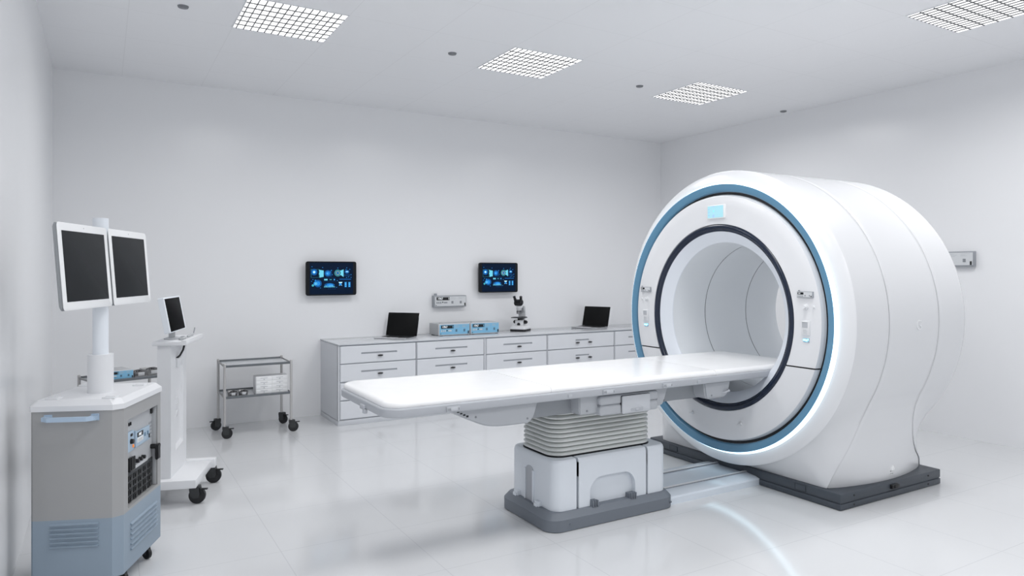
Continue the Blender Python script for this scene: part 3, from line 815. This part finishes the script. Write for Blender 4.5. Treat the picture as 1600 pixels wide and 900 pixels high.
# ------------------------------------------------------------------ laptops
def laptop(lab, loc, rotz, W=.37, D=.27, SH=.288, lean=17):
    t = thing('laptop', lab, 'laptop', loc, rotz, 'open silver laptops on the worktop')
    b = nb(); rprism(b, -W/2, W/2, -D, 0, .012, [(0.0, .006), (.003, .001), (.006, 0), (.012, 0), (.0135, .002)]); obj('base', b, M['lapbody'], t)
    b = nb(); bx(b, -W*.44, W*.44, -D*.52, -D*.06, .0130, .0145)
    kb = obj('keyboard', b, M['key'], t)
    b = nb()
    for j in range(5):
        for i in range(12):
            x = -W*.43 + i*W*.86/12; y = -D*.50 + j*D*.42/5
            bx(b, x, x+W*.86/12-.004, y, y+D*.42/5-.004, .0143, .0162)
    obj('keys', b, M['key'], kb)
    b = nb(); bx(b, -W*.14, W*.14, -D*.94, -D*.60, .0130, .0142); obj('trackpad', b, M['devframe'], t)
    a = math.radians(lean); rot = Matrix.Translation((0, -.004, .012)) @ Matrix.Rotation(-a, 4, 'X')
    def P(name, x0, x1, z0, z1, y0, y1, m, par, r=.010):
        lo = []
        for yy, i in ((y1, .003), (y1-.002, 0), (y0+.001, 0), (y0, .001)):
            lo.append([(p[0], yy, p[1]) for p in rrect(x0+i, x1-i, z0+i, z1-i, r, 0, 5)])
        q = loft(nb(), lo); bmesh.ops.transform(q, matrix=rot, verts=q.verts); return obj(name, q, m, par)
    lid = P('lid', -W/2, W/2, .002, SH, 0, .008, M['lapbody'], t)
    P('screen', -W/2+.003, W/2-.003, .006, SH-.003, -.0015, .001, M['lapscreen'], lid, .006)
    b = nb(); cyl(b, (-W*.4, 0, .011), (W*.4, 0, .011), .008, seg=14); obj('hinge', b, M['key'], t)
    return t
l1 = laptop('left open laptop with dark screen, on the worktop near its left end', (3.109, 8.147, .9005), math.radians(-49), .425, .297, .292, 14.5)
laptop('right open laptop with dark screen, on the worktop beside the scanner', (6.058, 8.193, .9005), math.radians(-68), .433, .30, .290, 15)

# ------------------------------------------------------------------ microscope
mic = thing('microscope', 'white and black binocular microscope standing on the worktop', 'microscope', (4.79, 8.17, .9), math.radians(-52))
def QP(name, bm, m, par=None): return obj(name, bm, m, par or mic)
b = nb(); rprism(b, -.112, .112, -.09, .15, .03, [(0, .004), (.004, 0), (.024, 0), (.028, .004)]); QP('foot', b, M['black'])
b = nb(); rprism(b, -.110, .110, -.09, .148, .03, [(.028, 0), (.045, 0), (.062, .018), (.074, .03), (.078, .042)]); QP('stand', b, M['white'])
b = nb(); bx(b, -.055, .055, -.035, .09, .076, .150, .012, 3); QP('lamp_house', b, M['white'])
b = nb(); cyl(b, (0, -.045, .092), (0, -.025, .092), .020, .024, 20); QP('light_port', b, M['black'])
b = nb(); cyl(b, (0, -.01, .145), (0, -.01, .170), .022, .026, 20); QP('condenser', b, M['black'])
for s in (-1, 1):
    b = nb(); cyl(b, (s*.054, .03, .120), (s*.090, .03, .120), .026, .022, 20); cyl(b, (s*.088, .03, .120), (s*.100, .03, .120), .014, .012, 16); QP('focus_knob', b, M['black'])
b = nb(); bx(b, -.092, .092, -.085, .055, .176, .188, .004); bx(b, .02, .085, -.06, .04, .188, .194); QP('stage', b, M['rackdark'])
b = nb(); loft(b, [[(x, y, z) for x, y, z in ((-.045, y0, z), (.045, y0, z), (.045, y1, z), (-.045, y1, z))] for z, y0, y1 in ((.140, .055, .115), (.20, .065, .12), (.27, .06, .115), (.32, .02, .10), (.335, -.02, .09))]); bmesh.ops.bevel(b, geom=list(b.edges), offset=.008, segments=2, affect='EDGES'); QP('arm', b, M['devframe'])
b = nb(); cyl(b, (0, -.02, .285), (0, -.026, .312), .036, .040, 24); tur = QP('turret', b, M['devframe'])
for ax, ay in ((0, -.5), (-.45, .0), (.4, .1)):
    b = nb(); p0 = V((ax*.04, -.022+ay*.04, .286)); d = V((ax*.5, ay*.5, -1)).normalized()
    cyl(b, p0, p0+d*.03, .013, .012, 14); cyl(b, p0+d*.03, p0+d*.055, .010, .006, 14); QP('objective', b, M['steel'], tur)
    b = nb(); cyl(b, p0+d*.02, p0+d*.026, .0138, seg=14); QP('objective_band', b, M['black'], tur)
b = nb(); cyl(b, (0, -.005, .318), (0, -.022, .352), .044, .046, 28); QP('head', b, M['white'])
b = nb(); loft(b, [[V((0, -.02, .350)) + V((x, 0, 0)) + V((0, -.45, .89))*t + V((0, .89, .45))*y for x, y in ((-w, -.035), (w, -.035), (w, .035), (-w, .035))] for t, w in ((0, .052), (.03, .060), (.055, .060), (.065, .050))]); bmesh.ops.bevel(b, geom=list(b.edges), offset=.010, segments=3, affect='EDGES'); QP('prism_housing', b, M['black'])
for s in (-1, 1):
    b = nb(); p0 = V((s*.036, -.045, .395)); d = V((s*.16, -.45, .89)).normalized()
    cyl(b, p0, p0+d*.05, .021, .018, 18); cyl(b, p0+d*.045, p0+d*.078, .015, .019, 18); QP('eyepiece', b, M['black'])

# ------------------------------------------------------------------ castors (built facing local +x, at a stem position)
def castor(parent, x, y, top, r, ang=0.0, name='castor', brake=True):
    b = nb()
    R_ = Matrix.Rotation(ang, 3, 'Z')
    def T(p): q = R_ @ V(p); return (q.x+x, q.y+y, q.z)
    off = .022*r/.05
    t = nb(); cyl(t, (off, -r*.30, r), (off, r*.30, r), r*.92, seg=28); cyl(t, (off, -r*.24, r), (off, r*.24, r), r, seg=28)
    for v in t.verts: v.co = T(v.co)
    merge(b, t); c = obj(name, b, M['castor'], parent)
    t = nb()
    for s in (-1, 1):
        t2 = nb(); loft(t2, [[(x, y, z) for x, z in ((-r*.42, top-.014), (-r*.30, r*1.05), (r*.12, r*.72), (off+r*.30, r*.80), (off+r*.42, r*1.25), (off+r*.30, top-.012))] for y in (s*r*.38, s*r*.50)])
        merge(t, t2)
    bx(t, -r*.42, off+r*.32, -r*.50, r*.50, top-.020, top, r*.08)
    for v in t.verts: v.co = T(v.co)
    obj('fork', t, M['castor2'], c)
    if brake:
        t = nb(); bx(t, off+r*.2, off+r*1.25, -r*.20, r*.20, top-.030, top-.021, .002)
        for v in t.verts: v.co = T(v.co)
        obj('brake_lever', t, M['castor'], c)
    return c

# ------------------------------------------------------------------ steel utility carts
def utility_cart(lab, loc, rotz, W=.655, D=.47, zt=.748, zl=.430, castors=((0, 0), (-.4, .2), (.5, -.2), (PI, 0))):
    """local origin: front left leg on the floor"""
    t = thing('utility_cart', lab, 'cart', loc, rotz, 'two-shelf steel utility carts')
    k = 0
    for (x, y) in ((0, 0), (W, 0), (0, D), (W, D)):
        b = nb(); cyl(b, (x, y, .118), (x, y, zt+.008), .0135, seg=18); cyl(b, (x, y, zt+.008), (x, y, zt+.013), .0135, .010, seg=18)
        obj('leg', b, M['tube'], t)
        castor(t, x, y, .124, .052, (-.15, -.1, PI+.2, -.9)[k]); k += 1
    for z, nm in ((zt, 'top_shelf'), (zl, 'lower_shelf')):
        b = nb(); bx(b, .006, W-.006, .006, D-.006, z-.022, z-.017)
        sh = obj(nm, b, M['shelf'], t)
        for y, zz in ((0, z-.004), (D, z)):
            b = nb(); bx(b, .010, W-.010, y-.007, y+.007, z-.028, zz, .002); obj('rail', b, M['shelfedge'], sh)
        for x in (0, W):
            b = nb(); bx(b, x-.006, x+.006, .010, D-.010, z-.024, z-.008, .002); obj('end_rail', b, M['steel'], sh, label='light steel end rail')
    return t
UC = (1.058, 7.725)
utility_cart('empty-topped steel utility cart on black castors standing against the back wall', (*UC, 0), 0)

def instrument_tray(lab, loc, rotz, W=.085, D=.13, Hh=.05, grp='steel instrument trays'):
    t = thing('instrument_tray', lab, 'tray', loc, rotz, grp)
    r = .012; lo = []
    for z, i in ((0, .008), (.006, .004), (Hh-.004, 0), (Hh, -.004), (Hh, .001), (Hh-.004, .003), (.008, .010)):
        lo.append(rrect(-W/2+i, W/2-i, -D/2+i, D/2-i, r, z, 4))
    obj('dish', loft(nb(), lo, True, True), M['steel'], t)
    b = nb(); sweep(b, [(-W*.3, D*.3, Hh*.6), (-W*.1, D*.05, Hh*1.0), (W*.12, -D*.2, Hh*1.02), (W*.25, -D*.32, Hh*.7)], .004, 8)
    sweep(b, [(W*.3, D*.3, Hh*.6), (W*.05, D*.0, Hh*1.0), (-W*.2, -D*.25, Hh*.95)], .004, 8)
    pts = [(W*.18+.014*math.cos(2*PI*q/14), D*.22+.018*math.sin(2*PI*q/14), Hh*.98) for q in range(15)]; sweep(b, pts, .003, 6)
    bx(b, -W*.36, W*.30, D*.12, D*.32, Hh*.5, Hh*.72, .004)
    obj('instruments', b, M['darksteel'], t)
    b = nb(); bx(b, -W*.22, W*.22, -D/2-.006, -D/2+.002, Hh*.30, Hh*.86, .002); obj('label_holder', b, M['devframe'], t)
    return t
SZ = .4135
i1 = instrument_tray('left steel instrument tray on the lower shelf of the back wall cart', (UC[0]+.085, UC[1]+.085, SZ), 0)
instrument_tray('right steel instrument tray, next to the white drawer box on the lower shelf', (UC[0]+.188, UC[1]+.085, SZ), 0)
# drawer box
t = thing('drawer_box', 'small white eight-drawer organiser box on the lower shelf of the steel cart', 'drawer box', (1.535, 7.84, SZ))
X0, X1, Y0, Y1, Z0, Z1 = 1.366, 1.693, 7.775, 7.93, SZ, SZ+.185
b = nb(); bx(b, X0, X1, Y0+.004, Y1, Z0, Z1, .004); obj('case', b, M['white'], t, w=True)
for i in range(2):
    for j in range(4):
        xa = X0+.006+i*.158; za = Z0+.008+j*.0435
        b = nb(); bx(b, xa, xa+.155, Y0, Y0+.008, za, za+.041, .002); d = obj('drawer', b, M['bezel'], t, w=True)
        b = nb(); bx(b, xa+.042, xa+.112, Y0-.003, Y0+.001, za+.026, za+.030); obj('grip', b, M['fine'], d, w=True, root=t)
        b = nb(); cyl(b, (xa+.077, Y0+.001, za+.014), (xa+.077, Y0-.008, za+.014), .005, seg=12); obj('knob', b, M['fine'], d, w=True, root=t)

# second cart, half hidden behind the two consoles
hd = V((.95299, .30299, 0)); hn = V((-.30299, .95299, 0)); HB = V((.064, 7.217, 0))
HO = HB + hd*(-.135) + hn*(-.01)
HR = math.atan2(hd.y, hd.x)
utility_cart('steel utility cart half hidden behind the grey monitor console near the left corner', (HO.x, HO.y, 0), HR, W=.60, D=.41, zt=.750)
def hpos(a, c, z): q = HO + hd*a + hn*c; return (q.x, q.y, z)
HZ = .7335
t = thing('electronic_unit', 'blue fronted electronic unit on the half hidden cart behind the monitor pole', 'electronic unit', hpos(.2035, .20, HZ), HR, 'blue fronted electronic units')
H_ = .084; wq = .1185
b = nb(); bx(b, -wq+.003, wq-.003, -.16, .10, .006, H_-.002, .003); obj('case', b, M['devgrey'], t)
b = nb(); bx(b, -wq, wq, -.170, -.157, .004, H_, .003); obj('front_frame', b, M['devframe'], t)
for fx in (-.09, .09):
    b = nb(); bx(b, fx-.012, fx+.012, -.15, -.12, 0, .007); bx(b, fx-.012, fx+.012, .04, .07, 0, .007); obj('foot', b, M['black'], t)
unit_face(t, (V((-wq, -.170, .004)), V((1, 0, 0)), V((0, 0, 1)), V((0, -1, 0))), 2*wq, H_-.004, M['devblue'], M['devframe'], M['button'], M['socket'], w=False)
instrument_tray('left steel tray beside the blue unit on the half hidden cart', hpos(.390, .13, HZ), HR, .125, .18, .055)
instrument_tray('right steel tray on the half hidden cart, against the white console column', hpos(.527, .20, HZ), HR, .125, .18, .055)

# ------------------------------------------------------------------ monitor cart, left foreground
PA = V((.9256, -.3786, 0)); PB = V((.3786, .9256, 0)); PO = V((.307, 4.887, 0))
mc = thing('monitor_cart', 'grey and blue equipment cart carrying two white framed monitors on a pole', 'cart', tuple(PO), math.atan2(PA.y, PA.x))
# local frame: x = 0 right face, -0.44 left face ; y = -0.60 front, 0 back
def chpts(x0, x1, y0, y1, c): return [(x0+c*.3, y0), (x1-c, y0), (x1, y0+c), (x1, y1-c*.3), (x1-c*.3, y1), (x0+c*.3, y1), (x0, y1-c*.3), (x0, y0+c*.3)]
def chprism(bm, x0, x1, y0, y1, c, stack):
    return loft(bm, [[(x, y, z) for x, y in chpts(x0+i, x1-i, y0+i, y1-i, c)] for z, i in stack])
cx0, cx1, cy0, cy1, cc = -.44, 0.0, -.60, 0.0, .042
obj('lower_housing', chprism(nb(), cx0, cx1, cy0, cy1, cc, [(.068, .006), (.074, 0), (.392, 0)]), M['cartblue'], mc)
# upper housing with an opening in its right face
ry0, ry1, rz0, rz1, rd = -.503, -.061, .408, .890, .030
b = nb()
P8 = chpts(cx0, cx1, cy0, cy1, cc); zl, zh = .392, .966
t = nb()
ringl = [[t.verts.new((x, y, z)) for x, y in P8] for z in (zl, zh)]
for k in range(8):
    j = (k+1) % 8
    if k == 2: continue
    t.faces.new((ringl[0][k], ringl[0][j], ringl[1][j], ringl[1][k]))
t.faces.new(ringl[1]); t.faces.new(ringl[0][::-1])
q = [t.verts.new((cx1, y, z)) for y, z in ((ry0, rz0), (ry1, rz0), (ry1, rz1), (ry0, rz1))]
o4 = [ringl[0][2], ringl[0][3], ringl[1][3], ringl[1][2]]
for k in range(4): t.faces.new((o4[k], o4[(k+1) % 4], q[(k+1) % 4], q[k]))
q2 = [t.verts.new((cx1-rd-.004, v.co.y, v.co.z)) for v in q]
for k in range(4): t.faces.new((q[k], q[(k+1) % 4], q2[(k+1) % 4], q2[k]))
t.faces.new(q2)
bmesh.ops.recalc_face_normals(t, faces=list(t.faces))
obj('upper_housing', t, M['cartgrey'], mc)
obj('top_cover', chprism(nb(), cx0-.006, cx1+.006, cy0-.006, cy1+.006, cc, [(.964, 0), (.992, 0), (1.020, .026)]), M['white'], mc, smooth=20)
# bumps on the top
for x, y in ((-.35, -.545), (-.07, -.545), (-.385, -.09), (-.075, -.125)):
    b = nb(); bx(b, x-.034, x+.030, y-.030, y+.030, 1.018, 1.029, .003); bx(b, x-.020, x+.030, y-.022, y+.012, 1.027, 1.0335, .002); obj('top_clip', b, M['white'], mc)
# handle on the front
b = nb()
hx0, hx1, hz = -.352, -.124, .930
for x, s in ((hx0, 1), (hx1, -1)):
    loft(b, [[(x+s*dx+w, cy0-dy, hz+z) for w, z in ((-.016, -.011), (.016, -.011), (.016, .011), (-.016, .011))] for dx, dy in ((0, -.002), (0, .040))])
    bx(b, x-.020, x+.020, cy0-.006, cy0+.002, hz-.018, hz+.018, .003)
lo = []
for x, y in ((hx0-.008, -.030), (hx0+.02, -.052), (hx1-.02, -.052), (hx1+.008, -.030)):
    lo.append([(x, cy0+y-.010, hz-.0115), (x, cy0+y+.010, hz-.0115), (x, cy0+y+.010, hz+.0115), (x, cy0+y-.010, hz+.0115)])
loft(b, lo); bmesh.ops.recalc_face_normals(b, faces=list(b.faces))
obj('handle', b, M['handle'], mc, smooth=20)
# louvres
for k in range(6):
    z = .370 - k*.0232
    b = nb(); loft(b, [[(x, cy0+dy, z+dz) for dy, dz in ((.001, .005), (-.011, -.002), (-.010, -.006), (.001, -.007))] for x in (-.343, -.108)]); obj('vent_louvre', b, M['cartblue'], mc)
for k in range(6):
    z = .312 - k*.0275
    b = nb(); loft(b, [[(cx1+dx, y, z+dz) for dx, dz in ((-.001, .005), (.011, -.002), (.010, -.006), (-.001, -.007))] for y in (-.472, -.080)]); obj('vent_louvre', b, M['cartblue'], mc)
# rack in the opening
RF = (V((cx1-rd, 0, 0)), V((0, 1, 0)), V((0, 0, 1)), V((1, 0, 0)))
b = nb(); frame_box(b, RF, ry0+.001, ry1-.001, rz0+.001, rz1-.001, -.003, 0); rack = obj('rack_panel', b, M['rackgrey'], mc)
def RB(name, u0, u1, v0, v1, n, m, bev=.001, par=None):
    b = nb(); frame_box(b, RF, u0, u1, v0, v1, -.001, n, bev); return obj(name, b, m, par or rack)
md = RB('rack_module', -.343, -.133, .700, .784, .010, M['devpale'])
RB('edge_flange', -.350, -.338, .700, .795, .014, M['devpale'])
RB('display', -.320, -.235, .752, .778, .012, M['blackgloss'])
b = place(text_bm('1062', .022, .0005, .25), RF, -.287, .765, .0125); obj('digits', b, M['digit'], rack)
RB('label', -.320, -.235, .722, .748, .012, M['bezel'])
b = nb(); 
for k in range(3): frame_box(b, RF, -.315, -.250, .727+.006*k, .729+.006*k, .011, .0128)
obj('printed_lines', b, M['buttongrey'], rack)
RB('socket', -.215, -.198, .735, .757, .012, M['socket']); RB('socket', -.172, -.155, .735, .757, .012, M['socket']); RB('latch', -.147, -.138, .712, .735, .014, M['black'])
RB('rack_module', -.470, -.362, .695, .806, .008, M['devpale'])
RB('indicator', -.382, -.370, .710, .726, .013, M['orange']); RB('indicator', -.382, -.372, .735, .742, .012, M['orange'])
b = nb(); cyl(b, (cx1-rd, -.404, .750), (cx1-rd+.022, -.404, .750), .015, .013, 18); obj('dial', b, M['black'], rack)
RB('switch', -.410, -.385, .778, .792, .012, M['black'])
for k in range(5):
    RB('vent_slot', -.117, -.100, .784-.021*k, .795-.021*k, .001, M['buttongrey'], 0); RB('vent_slot', -.094, -.077, .784-.021*k, .795-.021*k, .001, M['buttongrey'], 0)
RB('clip', -.098, -.076, .845, .872, .010, M['black'])
for u in (-.42, -.398): RB('clip', u, u+.009, .838, .856, .006, M['black'])
RB('door_edge', -.068, -.061, .410, .888, .020, M['rackgrey'])
b = nb(); sweep(b, [(cx1-rd, -.085, .645), (cx1-.004, -.085, .645), (cx1+.006, -.082, .644)], .014, 14); loft(b, [[(cx1+x, -.075+w, z) for x, w in ((-.002, -.026), (.017, -.026), (.017, .016), (-.002, .016))] for z in (.568, .600, .640, .658)]); bmesh.ops.bevel(b, geom=[e for e in b.edges if e.calc_length() > .02 and max(v.co.z for v in e.verts) > .56], offset=.004, segments=2, affect='EDGES')
obj('door_handle', b, M['black'], mc)
RB('cable_block', -.430, -.368, .582, .660, .016, M['rackblack'], .004)
b = nb()
for k in range(3): frame_box(b, RF, -.424+.019*k, -.412+.019*k, .592, .664, .012, .022, .003)
obj('cable_plugs', b, M['rackblack'], rack)
RB('bracket', -.345, -.16, .582, .600, .010, M['devframe'])
for u in (-.316, -.269, -.225):
    b = nb(); cyl(b, (cx1-rd, u, .618), (cx1-rd+.020, u, .618), .012, .011, 16); obj('push_button', b, M['black'], rack)
RB('connector_plate', -.500, -.064, .412, .580, .003, M['rackdark'])
for j in range(4):
    for i in range(6):
        u = -.478+i*.072; v = .428+j*.039
        b = nb(); frame_box(b, RF, u-.026, u+.026, v-.015, v+.015, .002, .008, .002); frame_box(b, RF, u-.012, u+.014, v-.010, v+.010, .007, .013, .002); obj('connector', b, M['rackblack'], rack)
# pole and sleeve
PX, PY = -.21, -.329
b = nb(); cyl(b, (PX, PY, 1.018), (PX, PY, 1.233), .0647, seg=40); cyl(b, (PX, PY, 1.018), (PX, PY, 1.022), .068, seg=40); obj('pole_sleeve', b, M['white'], mc)
b = nb(); cyl(b, (PX, PY, 1.20), (PX, PY, 2.0), .0398, seg=40); obj('pole', b, M['pole'], mc)
tau = math.radians(4.4)
MN = V((math.cos(tau), 0, math.sin(tau))); MU = V((-math.sin(tau), 0, math.cos(tau)))
for s0, s1 in ((-.583, -.036), (-.011, .540)):
    fr = (V((-.149, PY, 1.72)), V((0, 1, 0)), MU, MN)
    def slab(name, u0, u1, v0, v1, n0, n1, r, m, par, e=.002):
        lo = []
        for n, i in ((n0, e), (n0+e, 0), (n1-e*.6, 0), (n1, e*.6)):
            lo.append([fr[0]+fr[1]*p[0]+fr[2]*p[1]+fr[3]*n for p in rrect(u0+i, u1-i, v0+i, v1-i, r, 0, 6)])
        return obj(name, loft(nb(), lo), m, par)
    mon = slab('monitor', s0, s1, -.214, .223, -.026, -.004, .018, M['bezelback'], mc, .008)
    slab('bezel', s0, s1, -.214, .223, -.005, .0, .018, M['bezel'], mon)
    slab('screen', s0+.036, s1-.040, -.172, .183, -.002, .0012, .002, M['screen'], mon, .0003)
    b = nb(); cyl(b, fr[0]+fr[1]*((s0+s1)/2)+fr[2]*.204, fr[0]+fr[1]*((s0+s1)/2)+fr[2]*.204+fr[3]*.001, .003, seg=10); obj('camera_dot', b, M['fine'], mon)
b = nb(); bx(b, PX-.052, PX+.038, PY-.055, PY+.055, 1.66, 1.78, .006); bx(b, PX+.026, PX+.040, PY-.25, PY+.25, 1.69, 1.75, .003); obj('monitor_bracket', b, M['bezelback'], mc)
for x, y in ((-.035, -.16), (-.035, -.50), (-.40, -.08), (-.40, -.50)):
    castor(mc, x, y, .072, .034, -.6, brake=False)

# ------------------------------------------------------------------ console stand with tilted monitor
QA = V((.95344, -.30157, 0)); QB = V((.30157, .95344, 0)); QO = V((.580, 5.695, 0))
cs = thing('console_stand', 'white pedestal console on castors with an overhanging top, holding a small monitor', 'stand', tuple(QO), math.atan2(QA.y, QA.x))
b = nb(); bx(b, -.46, .020, -.075, .50, .128, .190, .006); obj('base_platform', b, M['white'], cs)
b = nb(); bx(b, -.50, .048, .47, .545, .128, .200, .006); obj('rear_bar', b, M['white'], cs)
for x, y, a in ((.0, .0, -.15), (.015, .545, -.05), (-.44, .0, .2), (-.44, .545, .1)): castor(cs, x-.01, y if y == 0 else y-.03, .130, .058, a)
# column with a framed, recessed right face
c0, c1, d0_, d1 = -.255, -.165, 0.0, .480
def frame_panel():
    t = nb(); y0, y1, z0, z1 = .145, .375, .36, 1.085; zb, zt = .188, 1.160
    o = [t.verts.new((c1, y, z)) for y, z in ((d0_, zb), (d1, zb), (d1, zt), (d0_, zt))]
    i = [t.verts.new((c1, y, z)) for y, z in ((y0, z0), (y1, z0+.02), (y1, z1), (y0, z1))]
    k = [t.verts.new((c1-.016, v.co.y+(.012 if v.co.y < .2 else -.012), v.co.z+(.03 if v.co.z < .5 else -.006))) for v in i]
    l = [t.verts.new((c0, y, z)) for y, z in ((d0_, zb), (d1, zb), (d1, zt), (d0_, zt))]
    for n in range(4):
        m_ = (n+1) % 4
        t.faces.new((o[n], o[m_], i[m_], i[n])); t.faces.new((i[n], i[m_], k[m_], k[n])); t.faces.new((l[n], l[m_], o[m_], o[n]))
    t.faces.new(k); t.faces.new(l[::-1])
    bmesh.ops.recalc_face_normals(t, faces=list(t.faces))
    return t
obj('column', frame_panel(), M['white'], cs, smooth=15)
kx = c1-.016
b = nb(); bx(b, kx-.002, kx+.004, .165, .275, .60, .80, .001); bx(b, kx, kx+.008, .17, .27, .695, .70); bx(b, kx, kx+.007, .185, .255, .605, .645, .001); cyl(b, (kx, .22, .742), (kx+.010, .22, .742), .010, seg=14); obj('service_plate', b, M['white'], cs)
b = nb(); bx(b, c1-.016, c1+.014, .085+.07, .255+.03, .985, 1.045, .005); obj('socket_box', b, M['white'], cs)
b = nb(); sweep(b, [(c1+.02, .33, 1.168), (c1+.022, .325, 1.14), (c1+.018, .29, 1.095), (c1+.008, .235, 1.060), (c1-.004, .20, 1.046)], .0075, 8); obj('cable', b, M['black'], cs)
b = nb(); bx(b, -.285, -.055, -.025, .545, 1.160, 1.190, .005); bx(b, -.09, -.055, -.025, .545, 1.188, 1.197, .004); obj('top_shelf', b, M['white'], cs)

def qpos(a, c, z): q = QO + QA*a + QB*c; return (q.x, q.y, z)
sm = thing('small_monitor', 'small white framed monitor with black screen, tilted back on the console stand', 'monitor', qpos(-.20, .22, 1.191), math.atan2(QA.y, QA.x))
# local: x right (screen side), y deep
b = nb(); bx(b, -.050, .050, -.07, .07, 0.0, .010, .003); obj('foot', b, M['devframe'], sm)
b = nb(); bx(b, -.022, .004, -.045, .045, .008, .10, .003); obj('neck', b, M['devgrey'], sm)
tau = math.radians(10.5)
MN = V((math.cos(tau), 0, math.sin(tau))); MU = V((-math.sin(tau), 0, math.cos(tau)))
fr = (V((.030, 0, 1.38-1.191)), V((0, 1, 0)), MU, MN)
u0, u1 = -.335-.22+.25, .140-.22+.25
def slab2(name, u0, u1, v0, v1, n0, n1, r, m, par, e=.002):
    lo = []
    for n, i in ((n0, e), (n0+e, 0), (n1-e*.6, 0), (n1, e*.6)):
        lo.append([fr[0]+fr[1]*p[0]+fr[2]*p[1]+fr[3]*n for p in rrect(u0+i, u1-i, v0+i, v1-i, r, 0, 5)])
    return obj(name, loft(nb(), lo), m, par)
cs_b = slab2('housing', u0, u1, -.126, .134, -.040, 0, .008, M['pole'], sm)
slab2('screen', u0+.022, u1-.030, -.119, .123, -.001, .0012, .002, M['screenblack'], sm, .0003)
# handset and probe lying on the console top
hs = thing('handset', 'small grey handset lying beside the monitor on the console top', 'handset', qpos(-.115, .13, 1.1905), math.atan2(QA.y, QA.x)+.1)
b = nb(); rprism(b, -.022, .022, -.055, .055, .014, [(0, .004), (.006, 0), (.014, 0), (.020, .006)]); obj('body', b, M['devgrey'], hs)
b = nb(); bx(b, -.012, .012, -.03, .04, .019, .023, .002); obj('keys', b, M['buttongrey'], hs)
pb = thing('probe', 'grey hand probe with an upturned cord at the back of the console top', 'probe', qpos(-.112, .37, 1.1905), math.atan2(QA.y, QA.x))
b = nb(); sweep(b, [(0, -.10, .010), (0, -.05, .011), (0, .0, .011), (0, .05, .012), (0, .09, .013)], [.006, .010, .006, .011, .008], 12); obj('body', b, M['devgrey'], pb)
b = nb(); sweep(b, [(0, .085, .012), (0, .11, .018), (.002, .125, .040), (.004, .135, .060)], .004, 8); obj('cord', b, M['socketgrey'], pb)

# ------------------------------------------------------------------ light, camera, colour
w = bpy.data.worlds.new('ambient_fill'); scene.world = w; w.use_nodes = True  # even ambient fill, added; enters where the front wall is left out
bg = w.node_tree.nodes['Background']; bg.inputs['Color'].default_value = (.95, .97, 1.0, 1); bg.inputs['Strength'].default_value = .58

cam = bpy.data.cameras.new('camera'); co = bpy.data.objects.new('camera', cam); COL.objects.link(co)
cam.sensor_fit = 'HORIZONTAL'; cam.sensor_width = 36.0; cam.lens = 36*1103/1600
cam.shift_x = -24/1600; cam.shift_y = -26/1600
cam.clip_start = .05
co.location = (0, 0, 1.7); co.rotation_euler = (PI/2, 0, math.radians(-31.0096))
scene.camera = co

vs = scene.view_settings
scene.display_settings.display_device = 'sRGB'
vs.view_transform = 'Standard'; vs.look = 'None'; vs.gamma = 1.0; vs.exposure = 0.0
vs.use_curve_mapping = False
cy = scene.cycles
cy.use_denoising = True
cy.max_bounces = 10; cy.diffuse_bounces = 6; cy.glossy_bounces = 5
cy.sample_clamp_indirect = 6.0
cy.caustics_reflective = False; cy.caustics_refractive = False
